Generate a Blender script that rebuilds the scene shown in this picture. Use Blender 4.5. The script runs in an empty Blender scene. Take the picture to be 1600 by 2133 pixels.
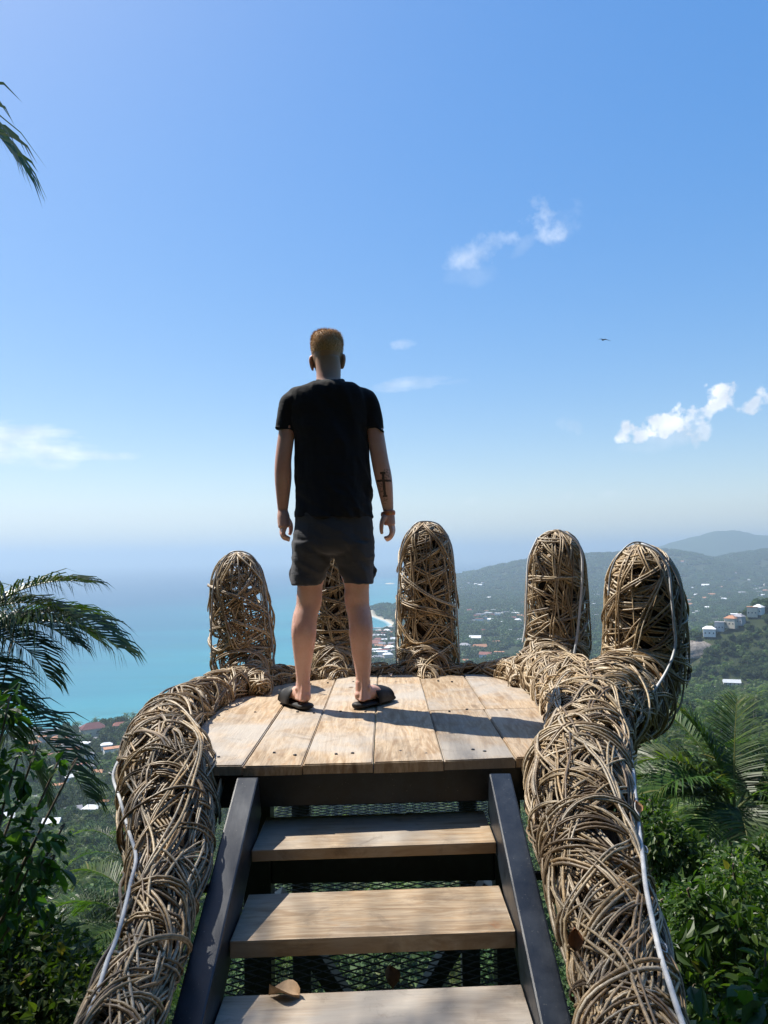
import bpy, bmesh, math, random
import numpy as np
from mathutils import Matrix, Vector

rng = np.random.default_rng(7)
random.seed(7)
scn = bpy.context.scene
col = scn.collection

# ------------------------------------------------------------------ camera, sky, sun, exposure
EYE = np.array([0.0, 0.0, 0.73])              # platform boards are z = 0
PITCH, ROLL = math.radians(3.27), math.radians(-0.9)
SUN_AZ, SUN_EL = math.radians(58.0), math.radians(56.0)   # sun ahead and to the left
SEA = -159.3

cam_m = (Matrix.Translation(EYE) @ Matrix.Rotation(math.pi / 2 + PITCH, 4, 'X') @ Matrix.Rotation(ROLL, 4, 'Z'))
cd = bpy.data.cameras.new('camera')
cd.sensor_fit = 'HORIZONTAL'; cd.sensor_width = 36.0; cd.lens = 36.0
cd.clip_start = 0.05; cd.clip_end = 120000.0
cam = bpy.data.objects.new('camera', cd); cam.matrix_world = cam_m
col.objects.link(cam); scn.camera = cam

scn.render.engine = 'CYCLES'
cy = scn.cycles
cy.use_denoising = True
try:
    cy.denoiser = 'OPENIMAGEDENOISE'
except Exception:
    pass
cy.max_bounces = 8; cy.diffuse_bounces = 3; cy.glossy_bounces = 3
cy.transparent_max_bounces = 8; cy.transmission_bounces = 3; cy.volume_bounces = 1
cy.sample_clamp_indirect = 6.0
cy.caustics_reflective = False; cy.caustics_refractive = False
scn.view_settings.view_transform = 'Standard'
scn.view_settings.look = 'None'
scn.view_settings.gamma = 1.0
scn.view_settings.use_curve_mapping = False
scn.view_settings.exposure = 0.70

R3 = np.array(cam_m.to_3x3())
def ray(px, py):
    return R3 @ np.array([(px - 800) / 1600, -(py - 1066.5) / 1600, -1.0])
def at(px, py, Y):
    d = ray(px, py); return EYE + d * (Y / d[1])
def atz(px, py, Z):
    d = ray(px, py); return EYE + d * ((Z - EYE[2]) / d[2])

world = bpy.data.worlds.new('World'); scn.world = world
world.use_nodes = True
SKY_STRENGTH = 0.09
def build_world():
    nt = world.node_tree; n = nt.nodes; l = nt.links
    bg = n['Background']; bg.inputs[1].default_value = SKY_STRENGTH
    sky = n.new('ShaderNodeTexSky'); sky.sky_type = 'NISHITA'; sky.sun_disc = False
    sky.sun_elevation = SUN_EL; sky.sun_rotation = -SUN_AZ
    sky.altitude = 160.0; sky.air_density = 1.0; sky.dust_density = 0.8; sky.ozone_density = 2.0
    # the phone's picture: deeper blue overhead, the glare towards the horizon held back
    sp = n.new('ShaderNodeSeparateColor'); sp.mode = 'HSV'; l.new(sky.outputs['Color'], sp.inputs[0])
    cb = n.new('ShaderNodeCombineColor'); cb.mode = 'HSV'; l.new(sp.outputs[0], cb.inputs[0])
    for k, (p_, g_) in enumerate(((1.37, 1.56), (.45, 2.95))):
        pw = n.new('ShaderNodeMath'); pw.operation = 'POWER'; l.new(sp.outputs[k + 1], pw.inputs[0]); pw.inputs[1].default_value = p_
        ml = n.new('ShaderNodeMath'); ml.operation = 'MULTIPLY'; l.new(pw.outputs[0], ml.inputs[0]); ml.inputs[1].default_value = g_
        ml.use_clamp = (k == 0); l.new(ml.outputs[0], cb.inputs[k + 1])
    tc = n.new('ShaderNodeTexCoord')
    noise = n.new('ShaderNodeTexNoise'); noise.inputs['Scale'].default_value = 16.0
    noise.inputs['Detail'].default_value = 9.0; noise.inputs['Roughness'].default_value = 0.62
    l.new(tc.outputs['Generated'], noise.inputs['Vector'])
    puff = n.new('ShaderNodeTexNoise'); puff.inputs['Scale'].default_value = 38.0
    puff.inputs['Detail'].default_value = 10.0; puff.inputs['Roughness'].default_value = 0.55
    l.new(tc.outputs['Generated'], puff.inputs['Vector'])
    # stretched noise for the thin wisps
    mp = n.new('ShaderNodeMapping'); mp.inputs['Scale'].default_value = (6, 6, 26)
    l.new(tc.outputs['Generated'], mp.inputs['Vector'])
    wisp = n.new('ShaderNodeTexNoise'); wisp.inputs['Scale'].default_value = 3.0
    wisp.inputs['Detail'].default_value = 8.0; wisp.inputs['Roughness'].default_value = 0.6
    l.new(mp.outputs[0], wisp.inputs['Vector'])
    def math_(op, a, b=None):
        m = n.new('ShaderNodeMath'); m.operation = op
        for i, v in enumerate((a, b)):
            if v is None: continue
            if isinstance(v, (int, float)): m.inputs[i].default_value = v
            else: l.new(v, m.inputs[i])
        return m.outputs[0]
    # direction of each cloud, half width, half height, tilt, opacity, sharpness, noise amount, kind
    clouds = [(1150, 462, 60, 40, 10, .22, .9, 1.8, 0), (1133, 456, 46, 52, 40, .66, 1.1, 1.9, 0), (1000, 524, 92, 34, 12, .58, 1.0, 1.8, 0),
              (978, 572, 62, 26, 5, .16, 1.0, 1.2, 0), (1092, 510, 45, 16, 40, .22, 1.0, 1.2, 0),
              (838, 717, 32, 14, 8, .42, 1.1, 2.0, 0), (862, 799, 80, 15, 5, .42, 1.1, 1.2, 1),
              (950, 797, 40, 8, 3, .14, 1.0, 1.4, 1),
              (1325, 903, 44, 26, 5, .90, 2.4, 2.2, 2), (1372, 888, 46, 36, 10, .95, 2.4, 2.2, 2), (1408, 880, 34, 34, 0, .95, 2.4, 2.2, 2),
              (1448, 868, 56, 26, 35, .72, 2.4, 2.4, 2), (1490, 826, 40, 34, 20, .95, 2.4, 2.2, 2), (1468, 900, 22, 30, -40, .6, 2.2, 2.4, 2),
              (1530, 842, 26, 22, 10, .62, 2.2, 2.4, 2), (1582, 836, 46, 22, 15, .80, 2.2, 2.2, 2), (1345, 930, 60, 14, 0, .22, 1.0, 1.6, 0), (1400, 905, 70, 26, 10, .35, 1.2, 1.6, 0),
              (1188, 886, 30, 18, -20, .30, 1.2, 2.0, 0), (1165, 1036, 34, 12, 12, .28, 1.2, 1.8, 0),
              (1280, 1028, 26, 10, 8, .22, 1.2, 1.8, 0), (980, 1045, 22, 8, 8, .14, 1.0, 1.6, 0),
              (20, 925, 170, 50, -4, .75, 1.5, .8, 1), (140, 948, 135, 14, 1, .55, 1.6, .7, 1),
              (70, 968, 90, 12, 0, .20, 1.0, 1.2, 1)]
    total = None
    for (px, py, hw, hh, tilt, op, sharp, na, kind) in clouds:
        d = ray(px, py); d = d / np.linalg.norm(d)
        right = np.cross(d, [0, 0, 1]); right /= np.linalg.norm(right)
        up = np.cross(right, d)
        t = math.radians(tilt)
        r2 = right * math.cos(t) + up * math.sin(t); u2 = -right * math.sin(t) + up * math.cos(t)
        outs = []
        for v, h in ((r2, hw), (u2, hh)):
            dp = n.new('ShaderNodeVectorMath'); dp.operation = 'DOT_PRODUCT'
            l.new(tc.outputs['Generated'], dp.inputs[0])
            dp.inputs[1].default_value = tuple(v * 1600.0 / h)
            outs.append(math_('MULTIPLY', dp.outputs['Value'], dp.outputs['Value']))
        fw = n.new('ShaderNodeVectorMath'); fw.operation = 'DOT_PRODUCT'
        l.new(tc.outputs['Generated'], fw.inputs[0]); fw.inputs[1].default_value = tuple(d)
        front = math_('GREATER_THAN', fw.outputs['Value'], 0.0)
        rr = math_('ADD', outs[0], outs[1])
        e = math_('SUBTRACT', 1.0, rr)
        nz = math_('SUBTRACT', (noise, wisp, puff)[kind].outputs['Fac'], 0.52)
        e2 = math_('ADD', math_('MULTIPLY', nz, na * 2.4), math_('MULTIPLY', e, 0.75))
        m = n.new('ShaderNodeMath'); m.operation = 'MULTIPLY'; m.use_clamp = True
        l.new(e2, m.inputs[0]); m.inputs[1].default_value = sharp * 0.75
        # keep the noise from drawing cloud outside the ellipse
        lim = n.new('ShaderNodeMath'); lim.operation = 'MULTIPLY'; lim.use_clamp = True
        l.new(math_('ADD', e, 0.75), lim.inputs[0]); lim.inputs[1].default_value = 1.3
        mm = math_('MULTIPLY', math_('MULTIPLY', math_('MULTIPLY', m.outputs[0], lim.outputs[0]), op), front)
        total = mm if total is None else math_('MAXIMUM', total, mm)
    mix = n.new('ShaderNodeMix'); mix.data_type = 'RGBA'
    l.new(total, mix.inputs['Factor'])
    l.new(cb.outputs['Color'], mix.inputs['A'])
    shade = n.new('ShaderNodeTexNoise'); shade.inputs['Scale'].default_value = 30.0; shade.inputs['Detail'].default_value = 5.0
    l.new(tc.outputs['Generated'], shade.inputs['Vector'])
    cr = n.new('ShaderNodeValToRGB'); l.new(shade.outputs['Fac'], cr.inputs[0])
    cr.color_ramp.elements[0].position = .36; cr.color_ramp.elements[0].color = (5.6, 6.1, 6.9, 1)
    cr.color_ramp.elements[1].position = .62; cr.color_ramp.elements[1].color = (8.8, 9.0, 9.3, 1)
    l.new(cr.outputs['Color'], mix.inputs['B'])
    l.new(mix.outputs['Result'], bg.inputs['Color'])
build_world()

sd = bpy.data.lights.new('sun', 'SUN'); sd.energy = 5.0; sd.angle = math.radians(0.53)
sd.color = (1.0, 0.945, 0.85)
sun = bpy.data.objects.new('sun', sd); col.objects.link(sun)
sun_dir = np.array([-math.sin(SUN_AZ) * math.cos(SUN_EL), math.cos(SUN_AZ) * math.cos(SUN_EL), math.sin(SUN_EL)])
sun.rotation_euler = Vector(-sun_dir).to_track_quat('-Z', 'Y').to_euler()

# ------------------------------------------------------------------ helpers
def tag(o, label=None, cat=None, group=None, kind=None):
    if label: o['label'] = label
    if cat: o['category'] = cat
    if group: o['group'] = group
    if kind: o['kind'] = kind
    return o
def link(o, parent=None):
    col.objects.link(o)
    if parent is not None: o.parent = parent
    return o
def empty(name, loc=(0, 0, 0), rz=0.0):
    o = bpy.data.objects.new(name, None); o.location = loc; o.rotation_euler = (0, 0, rz)
    o.empty_display_size = 0.2
    return link(o)
def mesh_np(name, V, F, smooth=True, attrs=None):
    """V (n,3); F list of arrays (m,3) or (m,4)."""
    me = bpy.data.meshes.new(name)
    V = np.asarray(V, np.float32)
    if isinstance(F, np.ndarray): F = [F]
    F = [np.asarray(f, np.int32) for f in F if len(f)]
    loops = np.concatenate([f.ravel() for f in F])
    totals = np.concatenate([np.full(len(f), f.shape[1], np.int32) for f in F])
    starts = np.concatenate([[0], np.cumsum(totals)[:-1]]).astype(np.int32)
    me.vertices.add(len(V)); me.vertices.foreach_set('co', V.ravel())
    me.loops.add(len(loops)); me.loops.foreach_set('vertex_index', loops)
    me.polygons.add(len(totals)); me.polygons.foreach_set('loop_start', starts)
    me.polygons.foreach_set('loop_total', totals)
    me.polygons.foreach_set('use_smooth', np.full(len(totals), smooth))
    me.update(calc_edges=True)
    for k, a in (attrs or {}).items():
        at_ = me.attributes.new(k, 'FLOAT', 'POINT'); at_.data.foreach_set('value', np.asarray(a, np.float32))
    return me
def obj(name, me, mat, parent=None, loc=None):
    o = bpy.data.objects.new(name, me)
    if mat is not None and not me.materials: me.materials.append(mat)
    if loc is not None: o.location = loc
    return link(o, parent)
def bm_mesh(name, bm, smooth=False):
    me = bpy.data.meshes.new(name); bmesh.ops.recalc_face_normals(bm, faces=bm.faces)
    bm.to_mesh(me); bm.free()
    if smooth: me.polygons.foreach_set('use_smooth', [True] * len(me.polygons))
    return me
def box_bm(lo, hi, bevel=0.0):
    bm = bmesh.new(); bmesh.ops.create_cube(bm, size=1.0)
    lo = Vector(lo); hi = Vector(hi)
    for v in bm.verts:
        v.co = Vector([lo[i] + (v.co[i] + .5) * (hi[i] - lo[i]) for i in range(3)])
    if bevel: bmesh.ops.bevel(bm, geom=bm.edges[:], offset=bevel, segments=2, affect='EDGES', profile=.6)
    return bm
def beam_bm(a, b, w, h, up=(0, 0, 1), bevel=0.003):
    a = Vector(a); b = Vector(b); d = (b - a); L = d.length; d.normalize()
    s = d.cross(Vector(up)).normalized(); u = s.cross(d)
    bm = box_bm((-w / 2, 0, -h / 2), (w / 2, L, h / 2), bevel)
    M = Matrix(((s.x, d.x, u.x, a.x), (s.y, d.y, u.y, a.y), (s.z, d.z, u.z, a.z), (0, 0, 0, 1)))
    bm.transform(M); return bm
def copy_tree(o, parent=None, label=None):
    c = o.copy(); col.objects.link(c); c.parent = parent
    if label: c['label'] = label
    for ch in list(o.children): copy_tree(ch, c)
    return c
def tube_np(P, Nrm, rad, sides=6, flat=1.0):
    """P (V,N,3) polylines, Nrm (V,N,3) reference normals, rad (V,N)."""
    Vn, N, _ = P.shape
    T = np.gradient(P, axis=1); T /= np.linalg.norm(T, axis=2, keepdims=True) + 1e-9
    S = np.cross(T, Nrm); S /= np.linalg.norm(S, axis=2, keepdims=True) + 1e-9
    U = np.cross(S, T)
    a = np.arange(sides) * 2 * math.pi / sides
    ring = P[:, :, None, :] + rad[:, :, None, None] * (np.cos(a)[None, None, :, None] * U[:, :, None, :] * flat + np.sin(a)[None, None, :, None] * S[:, :, None, :])
    verts = ring.reshape(-1, 3)
    i = np.arange(N - 1)[:, None]; j = np.arange(sides)[None, :]
    j2 = (j + 1) % sides
    q = np.stack([i * sides + j, i * sides + j2, (i + 1) * sides + j2, (i + 1) * sides + j], -1).reshape(-1, 4)
    faces = (q[None] + (np.arange(Vn) * N * sides)[:, None, None]).reshape(-1, 4)
    return verts, faces
def smooth_poly(pts, n):
    pts = np.asarray(pts, float)
    k = len(pts); t = np.linspace(0, k - 1, n)
    i = np.clip(t.astype(int), 0, k - 2); f = (t - i)[:, None]
    p0 = pts[np.clip(i - 1, 0, k - 1)]; p1 = pts[i]; p2 = pts[i + 1]; p3 = pts[np.clip(i + 2, 0, k - 1)]
    return 0.5 * (2 * p1 + (p2 - p0) * f + (2 * p0 - 5 * p1 + 4 * p2 - p3) * f ** 2 + (3 * p1 - p0 - 3 * p2 + p3) * f ** 3)
def hash_noise(x, y, seed=0):
    xi = np.floor(x).astype(np.int64); yi = np.floor(y).astype(np.int64)
    fx = x - xi; fy = y - yi
    fx = fx * fx * (3 - 2 * fx); fy = fy * fy * (3 - 2 * fy)
    def h(a, b):
        v = np.sin(a * 127.1 + b * 311.7 + seed * 74.7) * 43758.5453
        return v - np.floor(v)
    return (h(xi, yi) * (1 - fx) + h(xi + 1, yi) * fx) * (1 - fy) + (h(xi, yi + 1) * (1 - fx) + h(xi + 1, yi + 1) * fx) * fy
def fbm(x, y, seed=0, oct=4):
    v = 0; a = .5
    for k in range(oct):
        v = v + a * hash_noise(x * 2 ** k, y * 2 ** k, seed + k); a *= .5
    return v

# ------------------------------------------------------------------ materials
class NT:
    def __init__(s, name):
        s.m = bpy.data.materials.new(name); s.m.use_nodes = True
        s.nt = s.m.node_tree; s.n = s.nt.nodes; s.l = s.nt.links
        s.b = s.n['Principled BSDF']
    def new(s, t, **kw):
        nd = s.n.new('ShaderNode' + t)
        for k, v in kw.items(): setattr(nd, k, v)
        return nd
    def put(s, sock, v):
        if isinstance(v, bpy.types.NodeSocket): s.l.new(v, sock)
        else: sock.default_value = v
    def math(s, op, a, b=0.0, clamp=False):
        nd = s.new('Math', operation=op); nd.use_clamp = clamp
        s.put(nd.inputs[0], a); s.put(nd.inputs[1], b); return nd.outputs[0]
    def noise(s, vec, scale, detail=4, rough=.55, dist=0.0):
        nd = s.new('TexNoise'); s.put(nd.inputs['Vector'], vec)
        nd.inputs['Scale'].default_value = scale; nd.inputs['Detail'].default_value = detail
        nd.inputs['Roughness'].default_value = rough; nd.inputs['Distortion'].default_value = dist
        return nd.outputs['Fac']
    def ramp(s, fac, stops):
        nd = s.new('ValToRGB'); s.put(nd.inputs[0], fac)
        e = nd.color_ramp.elements
        while len(e) < len(stops): e.new(0.5)
        for el, (p, c) in zip(e, stops):
            el.position = p; el.color = (*c, 1) if len(c) == 3 else c
        return nd.outputs['Color']
    def mix(s, fac, a, b, mode='MIX'):
        nd = s.new('Mix', data_type='RGBA', blend_type=mode)
        s.put(nd.inputs['Factor'], fac)
        s.put(nd.inputs['A'], (*a, 1) if isinstance(a, tuple) and len(a) == 3 else a)
        s.put(nd.inputs['B'], (*b, 1) if isinstance(b, tuple) and len(b) == 3 else b)
        return nd.outputs['Result']
    def mapping(s, vec, scale=(1, 1, 1), loc=(0, 0, 0), rot=(0, 0, 0)):
        nd = s.new('Mapping'); s.put(nd.inputs[0], vec)
        nd.inputs['Scale'].default_value = scale; nd.inputs['Location'].default_value = loc; nd.inputs['Rotation'].default_value = rot
        return nd.outputs[0]
    def coords(s, what='Object'): return s.new('TexCoord').outputs[what]
    def attr(s, name): nd = s.new('Attribute'); nd.attribute_name = name; return nd.outputs['Fac']
    def rand(s): return s.new('ObjectInfo').outputs['Random']
    def bump(s, h, strength=.4, dist=.01):
        nd = s.new('Bump'); nd.inputs['Strength'].default_value = strength; nd.inputs['Distance'].default_value = dist
        s.put(nd.inputs['Height'], h); s.l.new(nd.outputs[0], s.b.inputs['Normal'])
    def set(s, **kw):
        names = {'color': 'Base Color', 'rough': 'Roughness', 'spec': 'Specular IOR Level', 'metal': 'Metallic',
                 'sss': 'Subsurface Weight', 'sheen': 'Sheen Weight', 'coat': 'Coat Weight'}
        for k, v in kw.items():
            if k == 'color' and isinstance(v, tuple) and len(v) == 3: v = (*v, 1)
            s.put(s.b.inputs[names[k]], v)
        return s.m

def mat_vine():
    s = NT('vine_bark'); a = s.attr('rnd')
    c = s.ramp(a, [(0, (.075, .045, .022)), (.2, (.17, .10, .042)), (.4, (.37, .26, .14)), (.54, (.52, .39, .22)), (.72, (.60, .51, .38)), (.88, (.55, .35, .14)), (1, (.12, .10, .09))])
    co = s.coords()
    nz = s.noise(co, 22, 4, .6); c2 = s.mix(s.math('MULTIPLY', nz, .30), c, (.54, .45, .33))
    nz2 = s.noise(co, 90, 3, .6)
    c3 = s.mix(s.ramp(nz2, [(.35, (.55, .55, .55)), (.6, (0, 0, 0))]), c2, (.07, .05, .035))
    s.bump(s.noise(co, 260, 2, .6), .25, .002)
    return s.set(color=c3, rough=.44, spec=.5)
def mat_plank(name='weathered_plank', turn=0.0, bright=.82):
    s = NT(name); co = s.mapping(s.coords(), rot=(0, 0, turn))
    off = s.new('CombineXYZ'); r = s.rand()
    s.put(off.inputs[0], s.math('MULTIPLY', r, 37.0)); s.put(off.inputs[1], s.math('MULTIPLY', r, 91.0))
    v = s.new('VectorMath', operation='ADD'); s.put(v.inputs[0], co); s.put(v.inputs[1], off.outputs[0]); v = v.outputs[0]
    g1 = s.noise(s.mapping(v, (9, 1.3, 3)), 2.2, 6, .6, 1.4)
    g2 = s.noise(s.mapping(v, (60, 4, 20)), 2.0, 4, .65, .6)
    wv = s.new('TexWave', wave_type='BANDS', bands_direction='X'); s.put(wv.inputs['Vector'], s.mapping(v, (1, .16, 1)))
    wv.inputs['Scale'].default_value = 9; wv.inputs['Distortion'].default_value = 9; wv.inputs['Detail'].default_value = 3
    wv.inputs['Detail Scale'].default_value = 1.4
    c = s.ramp(g1, [(.25, (.24, .15, .08)), (.42, (.37, .26, .16)), (.55, (.50, .39, .27)), (.66, (.42, .28, .16)), (.8, (.40, .34, .27))])
    c = s.mix(s.math('MULTIPLY', wv.outputs['Fac'], .25), c, (.23, .155, .09))
    c = s.mix(s.ramp(g2, [(.3, (.6, .6, .6)), (.52, (0, 0, 0))]), c, (.20, .14, .09))
    st = s.noise(v, 3.2, 5, .7, .4)
    c = s.mix(s.ramp(st, [(.64, (0, 0, 0)), (.72, (.65, .65, .65))]), c, (.34, .15, .065))
    gr = s.noise(v, 1.7, 4, .6)
    c = s.mix(s.ramp(gr, [(.46, (0, 0, 0)), (.62, (.75, .75, .75))]), c, (.40, .375, .34))
    gd = s.noise(v, 5.5, 6, .75, .8)
    c = s.mix(s.ramp(gd, [(.56, (0, 0, 0)), (.70, (.55, .55, .55))]), c, (.15, .115, .085))
    kn = s.new('TexVoronoi'); s.put(kn.inputs['Vector'], s.mapping(v, (3.2, 1.6, 1))); kn.inputs['Scale'].default_value = 1.3
    c = s.mix(s.ramp(kn.outputs['Distance'], [(.03, (.85, .85, .85)), (.075, (0, 0, 0))]), c, (.11, .065, .035))
    ck = s.noise(s.mapping(v, (30, 2.2, 4)), 1.4, 5, .7, .5)
    c = s.mix(s.ramp(ck, [(.245, (1, 1, 1)), (.28, (0, 0, 0))]), c, (.03, .022, .016))
    tone = s.math('ADD', s.math('MULTIPLY', r, .35), bright)
    hsv = s.new('HueSaturation'); s.put(hsv.inputs['Color'], c); s.put(hsv.inputs['Value'], tone)
    s.bump(s.math('ADD', s.math('MULTIPLY', g2, .6), s.math('MULTIPLY', ck, .6)), .45, .006)
    return s.set(color=hsv.outputs[0], rough=.62, spec=.3)
def mat_steel():
    s = NT('dark_painted_steel'); co = s.coords()
    nz = s.noise(co, 14, 5, .7); sp = s.noise(co, 160, 2, .5); st = s.noise(s.mapping(co, (40, 3, 40)), 2, 4, .6)
    c = s.mix(s.ramp(nz, [(.4, (0, 0, 0)), (.75, (.7, .7, .7))]), (.010, .015, .024), (.030, .040, .058))
    c = s.mix(s.ramp(sp, [(.70, (0, 0, 0)), (.76, (.8, .8, .8))]), c, (.16, .16, .15))
    s.bump(st, .12, .002)
    return s.set(color=c, rough=s.math('ADD', s.math('MULTIPLY', nz, .3), .26), spec=.55)
def mat_plain(name, color, rough=.7, spec=.3, var=.25, scale=8.0, sub=0.0):
    s = NT(name); co = s.coords(); nz = s.noise(co, scale, 5, .65)
    dark = tuple(v * (1 - var) for v in color); lite = tuple(min(1, v * (1 + var)) for v in color)
    return s.set(color=s.ramp(nz, [(.3, dark), (.7, lite)]), rough=rough, spec=spec)
def mat_leaf(name, base, tip, dry, rough=.38, trans=.35, var_scale=1.3, spec=.5):
    s = NT(name); a = s.attr('rnd'); r = s.rand()
    c = s.ramp(a, [(0, tuple(v * .55 for v in base)), (.5, base), (.88, tip), (1, dry)])
    hsv = s.new('HueSaturation'); s.put(hsv.inputs['Color'], c)
    s.put(hsv.inputs['Value'], s.math('ADD', s.math('MULTIPLY', r, .5), .75))
    s.put(hsv.inputs['Hue'], s.math('ADD', s.math('MULTIPLY', r, .04), .48))
    s.set(color=hsv.outputs[0], rough=rough, spec=spec)
    tr = s.new('BsdfTranslucent'); s.put(tr.inputs[0], s.mix(1.0, hsv.outputs[0], (1.5, 1.7, .55), 'MULTIPLY'))
    mx = s.new('MixShader'); mx.inputs[0].default_value = trans
    s.l.new(s.b.outputs[0], mx.inputs[1]); s.l.new(tr.outputs[0], mx.inputs[2])
    s.l.new(mx.outputs[0], s.n['Material Output'].inputs[0])
    return s.m
M = {}
M['vine'] = mat_vine()
M['plank'] = mat_plank()
M['tread'] = mat_plank('weathered_tread', math.pi / 2, .9)
M['steel'] = mat_steel()
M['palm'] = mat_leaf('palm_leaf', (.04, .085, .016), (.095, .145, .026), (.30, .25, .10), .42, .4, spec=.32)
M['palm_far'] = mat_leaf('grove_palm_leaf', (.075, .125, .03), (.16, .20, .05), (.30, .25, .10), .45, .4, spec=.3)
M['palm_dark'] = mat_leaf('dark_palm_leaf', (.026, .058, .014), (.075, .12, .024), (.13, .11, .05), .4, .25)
M['leaf'] = mat_leaf('broad_leaf', (.04, .09, .016), (.09, .16, .026), (.11, .12, .03), .45, .38, spec=.35)
M['leaf_dark'] = mat_leaf('dark_broad_leaf', (.035, .08, .016), (.085, .15, .026), (.11, .12, .03), .42, .4, spec=.4)
M['leaf_small'] = mat_leaf('creeper_leaf', (.042, .09, .016), (.105, .165, .026), (.20, .15, .05), .42, .45, spec=.4)
M['leaf_far'] = mat_leaf('far_canopy', (.045, .085, .026), (.095, .14, .042), (.15, .15, .06), .65, .12, spec=.2)
M['bark'] = mat_plain('tree_bark', (.16, .125, .09), .85, .2, .4, 14)
M['palm_trunk'] = mat_plain('palm_trunk_bark', (.20, .17, .13), .85, .2, .35, 10)
M['rachis'] = mat_plain('palm_midrib', (.16, .17, .06), .5, .3, .3, 9)
M['coconut'] = mat_plain('coconut_husk', (.20, .13, .035), .6, .3, .4, 6)

# ------------------------------------------------------------------ the land and the sea
coast = np.array([(-9000, -1500), (-2000, 330), (-700, 585), (-350, 708), (-332, 716), (-258, 776), (-150, 960), (-75, 1300), (-40, 1560),
                  (-6, 1700), (18, 1790), (2, 1900), (-40, 2080), (-52, 2180), (-36, 2260), (10, 2380), (110, 2620), (230, 3200),
                  (330, 4200), (520, 5000), (1000, 5200), (2600, 5000), (6000, 4600), (14000, 2500), (14000, -9000), (-9000, -9000)], float)
def coast_sd(x, y):
    """distance to the shore line, positive inland."""
    d = np.full(x.shape, 1e9); inside = np.zeros(x.shape, bool)
    n = len(coast)
    for i in range(n):
        ax, ay = coast[i]; bx, by = coast[(i + 1) % n]
        dx, dy = bx - ax, by - ay
        t = np.clip(((x - ax) * dx + (y - ay) * dy) / (dx * dx + dy * dy), 0, 1)
        d = np.minimum(d, np.hypot(x - ax - t * dx, y - ay - t * dy))
        c = ((ay > y) != (by > y)) & (x < (bx - ax) * (y - ay) / (by - ay + 1e-12) + ax)
        inside ^= c
    return np.where(inside, d, -d)
def height(x, y):
    x = np.asarray(x, float); y = np.asarray(y, float)
    sdv = coast_sd(x, y)
    w = (fbm(x / 60, y / 60, 3) - .5)
    plain = SEA + np.where(sdv > 0, np.minimum(1.0 + sdv * .02, 9.0) + w * 3 * np.clip(sdv / 80, 0, 1), np.maximum(sdv * .1, -14) - .3)
    mid = np.interp(y, [-300, -40, -3, 0, 1.0, 1.8, 2.6, 5, 10, 20, 40, 100, 200, 300, 400, 520, 700],
                    [80, 8, -.6, -.95, -1.0, -1.6, -2.6, -4.8, -9, -16, -30, -56, -92, -120, -140, -152, -170])
    rgt = np.interp(y, [-300, -40, -3, 0, 1.0, 1.8, 2.6, 5, 10, 20, 40, 120, 200, 300, 400, 500, 600, 680, 800],
                    [80, 8, -.6, -.95, -1.0, -1.6, -2.6, -4.8, -9, -15, -25, -47, -58, -70, -86, -101, -112, -125, -170])
    k = np.clip((x / np.maximum(y, 8) - .14) / .2, 0, 1); k = k * k * (3 - 2 * k)
    slope = mid * (1 - k) + rgt * k + w * np.clip(y / 60, 0, 1) * 7
    yc = 735 + .15 * (x - 300)
    crest = np.interp(x, [200, 235, 262, 290, 330, 375, 450, 700, 1200], [-172, -140, -108, -82, -65, -47, -26, 8, 15])
    villa = crest - 3 - np.where(y < yc, .42, .6) * np.abs(y - yc) + (fbm(x / 30, y / 30, 9) - .5) * 8
    fx = np.array([-200, 150, 250, 330, 387, 500, 600, 750, 900, 1125, 1300, 1462, 1550, 1650, 1750, 1850, 2000, 2600, 4000, 14000])
    fz = np.array([-175, -165, -145, -122, -102, -80, -58, -30, -14, -2, -2, 10, -8, -44, -34, -14, 4, 60, 40, 40])
    fc = np.interp(x, fx, fz) - 6
    bell = np.exp(-((y - 4000) / np.where(y < 4000, 720, 420)) ** 2)
    rough = (fbm(x / 260, y / 260, 21) - .5) * 60 * bell * (1 - bell) * 2.2
    far = SEA + 3 + (fc - SEA - 3) * bell + rough
    far = np.where(sdv > 0, np.where((y > 2300), far, -400), -400)
    far = np.where(bell < .02, -400, far)
    z = np.maximum(np.maximum(plain, slope), np.maximum(villa, far))
    hd = np.hypot((x - 10) / 1.5, y - 2230)             # wooded headland behind the beach
    z = np.where(sdv > 0, np.maximum(z, SEA + 14 - hd * .1), z)
    isl = np.hypot((x - 27) / 1.0, (y - 4419) / 2.2)
    return np.maximum(z, SEA + 9 - isl * .25)
HIT_T = np.geomspace(8, 9000, 1700)
def hit(px, py):
    """where the sight line through a point of the picture meets the land."""
    p = EYE[None] + ray(px, py)[None] * HIT_T[:, None]
    below = np.nonzero(p[:, 2] < height(p[:, 0], p[:, 1]))[0]
    return p[below[0]] if len(below) else p[np.searchsorted(HIT_T, 4000)]

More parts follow.
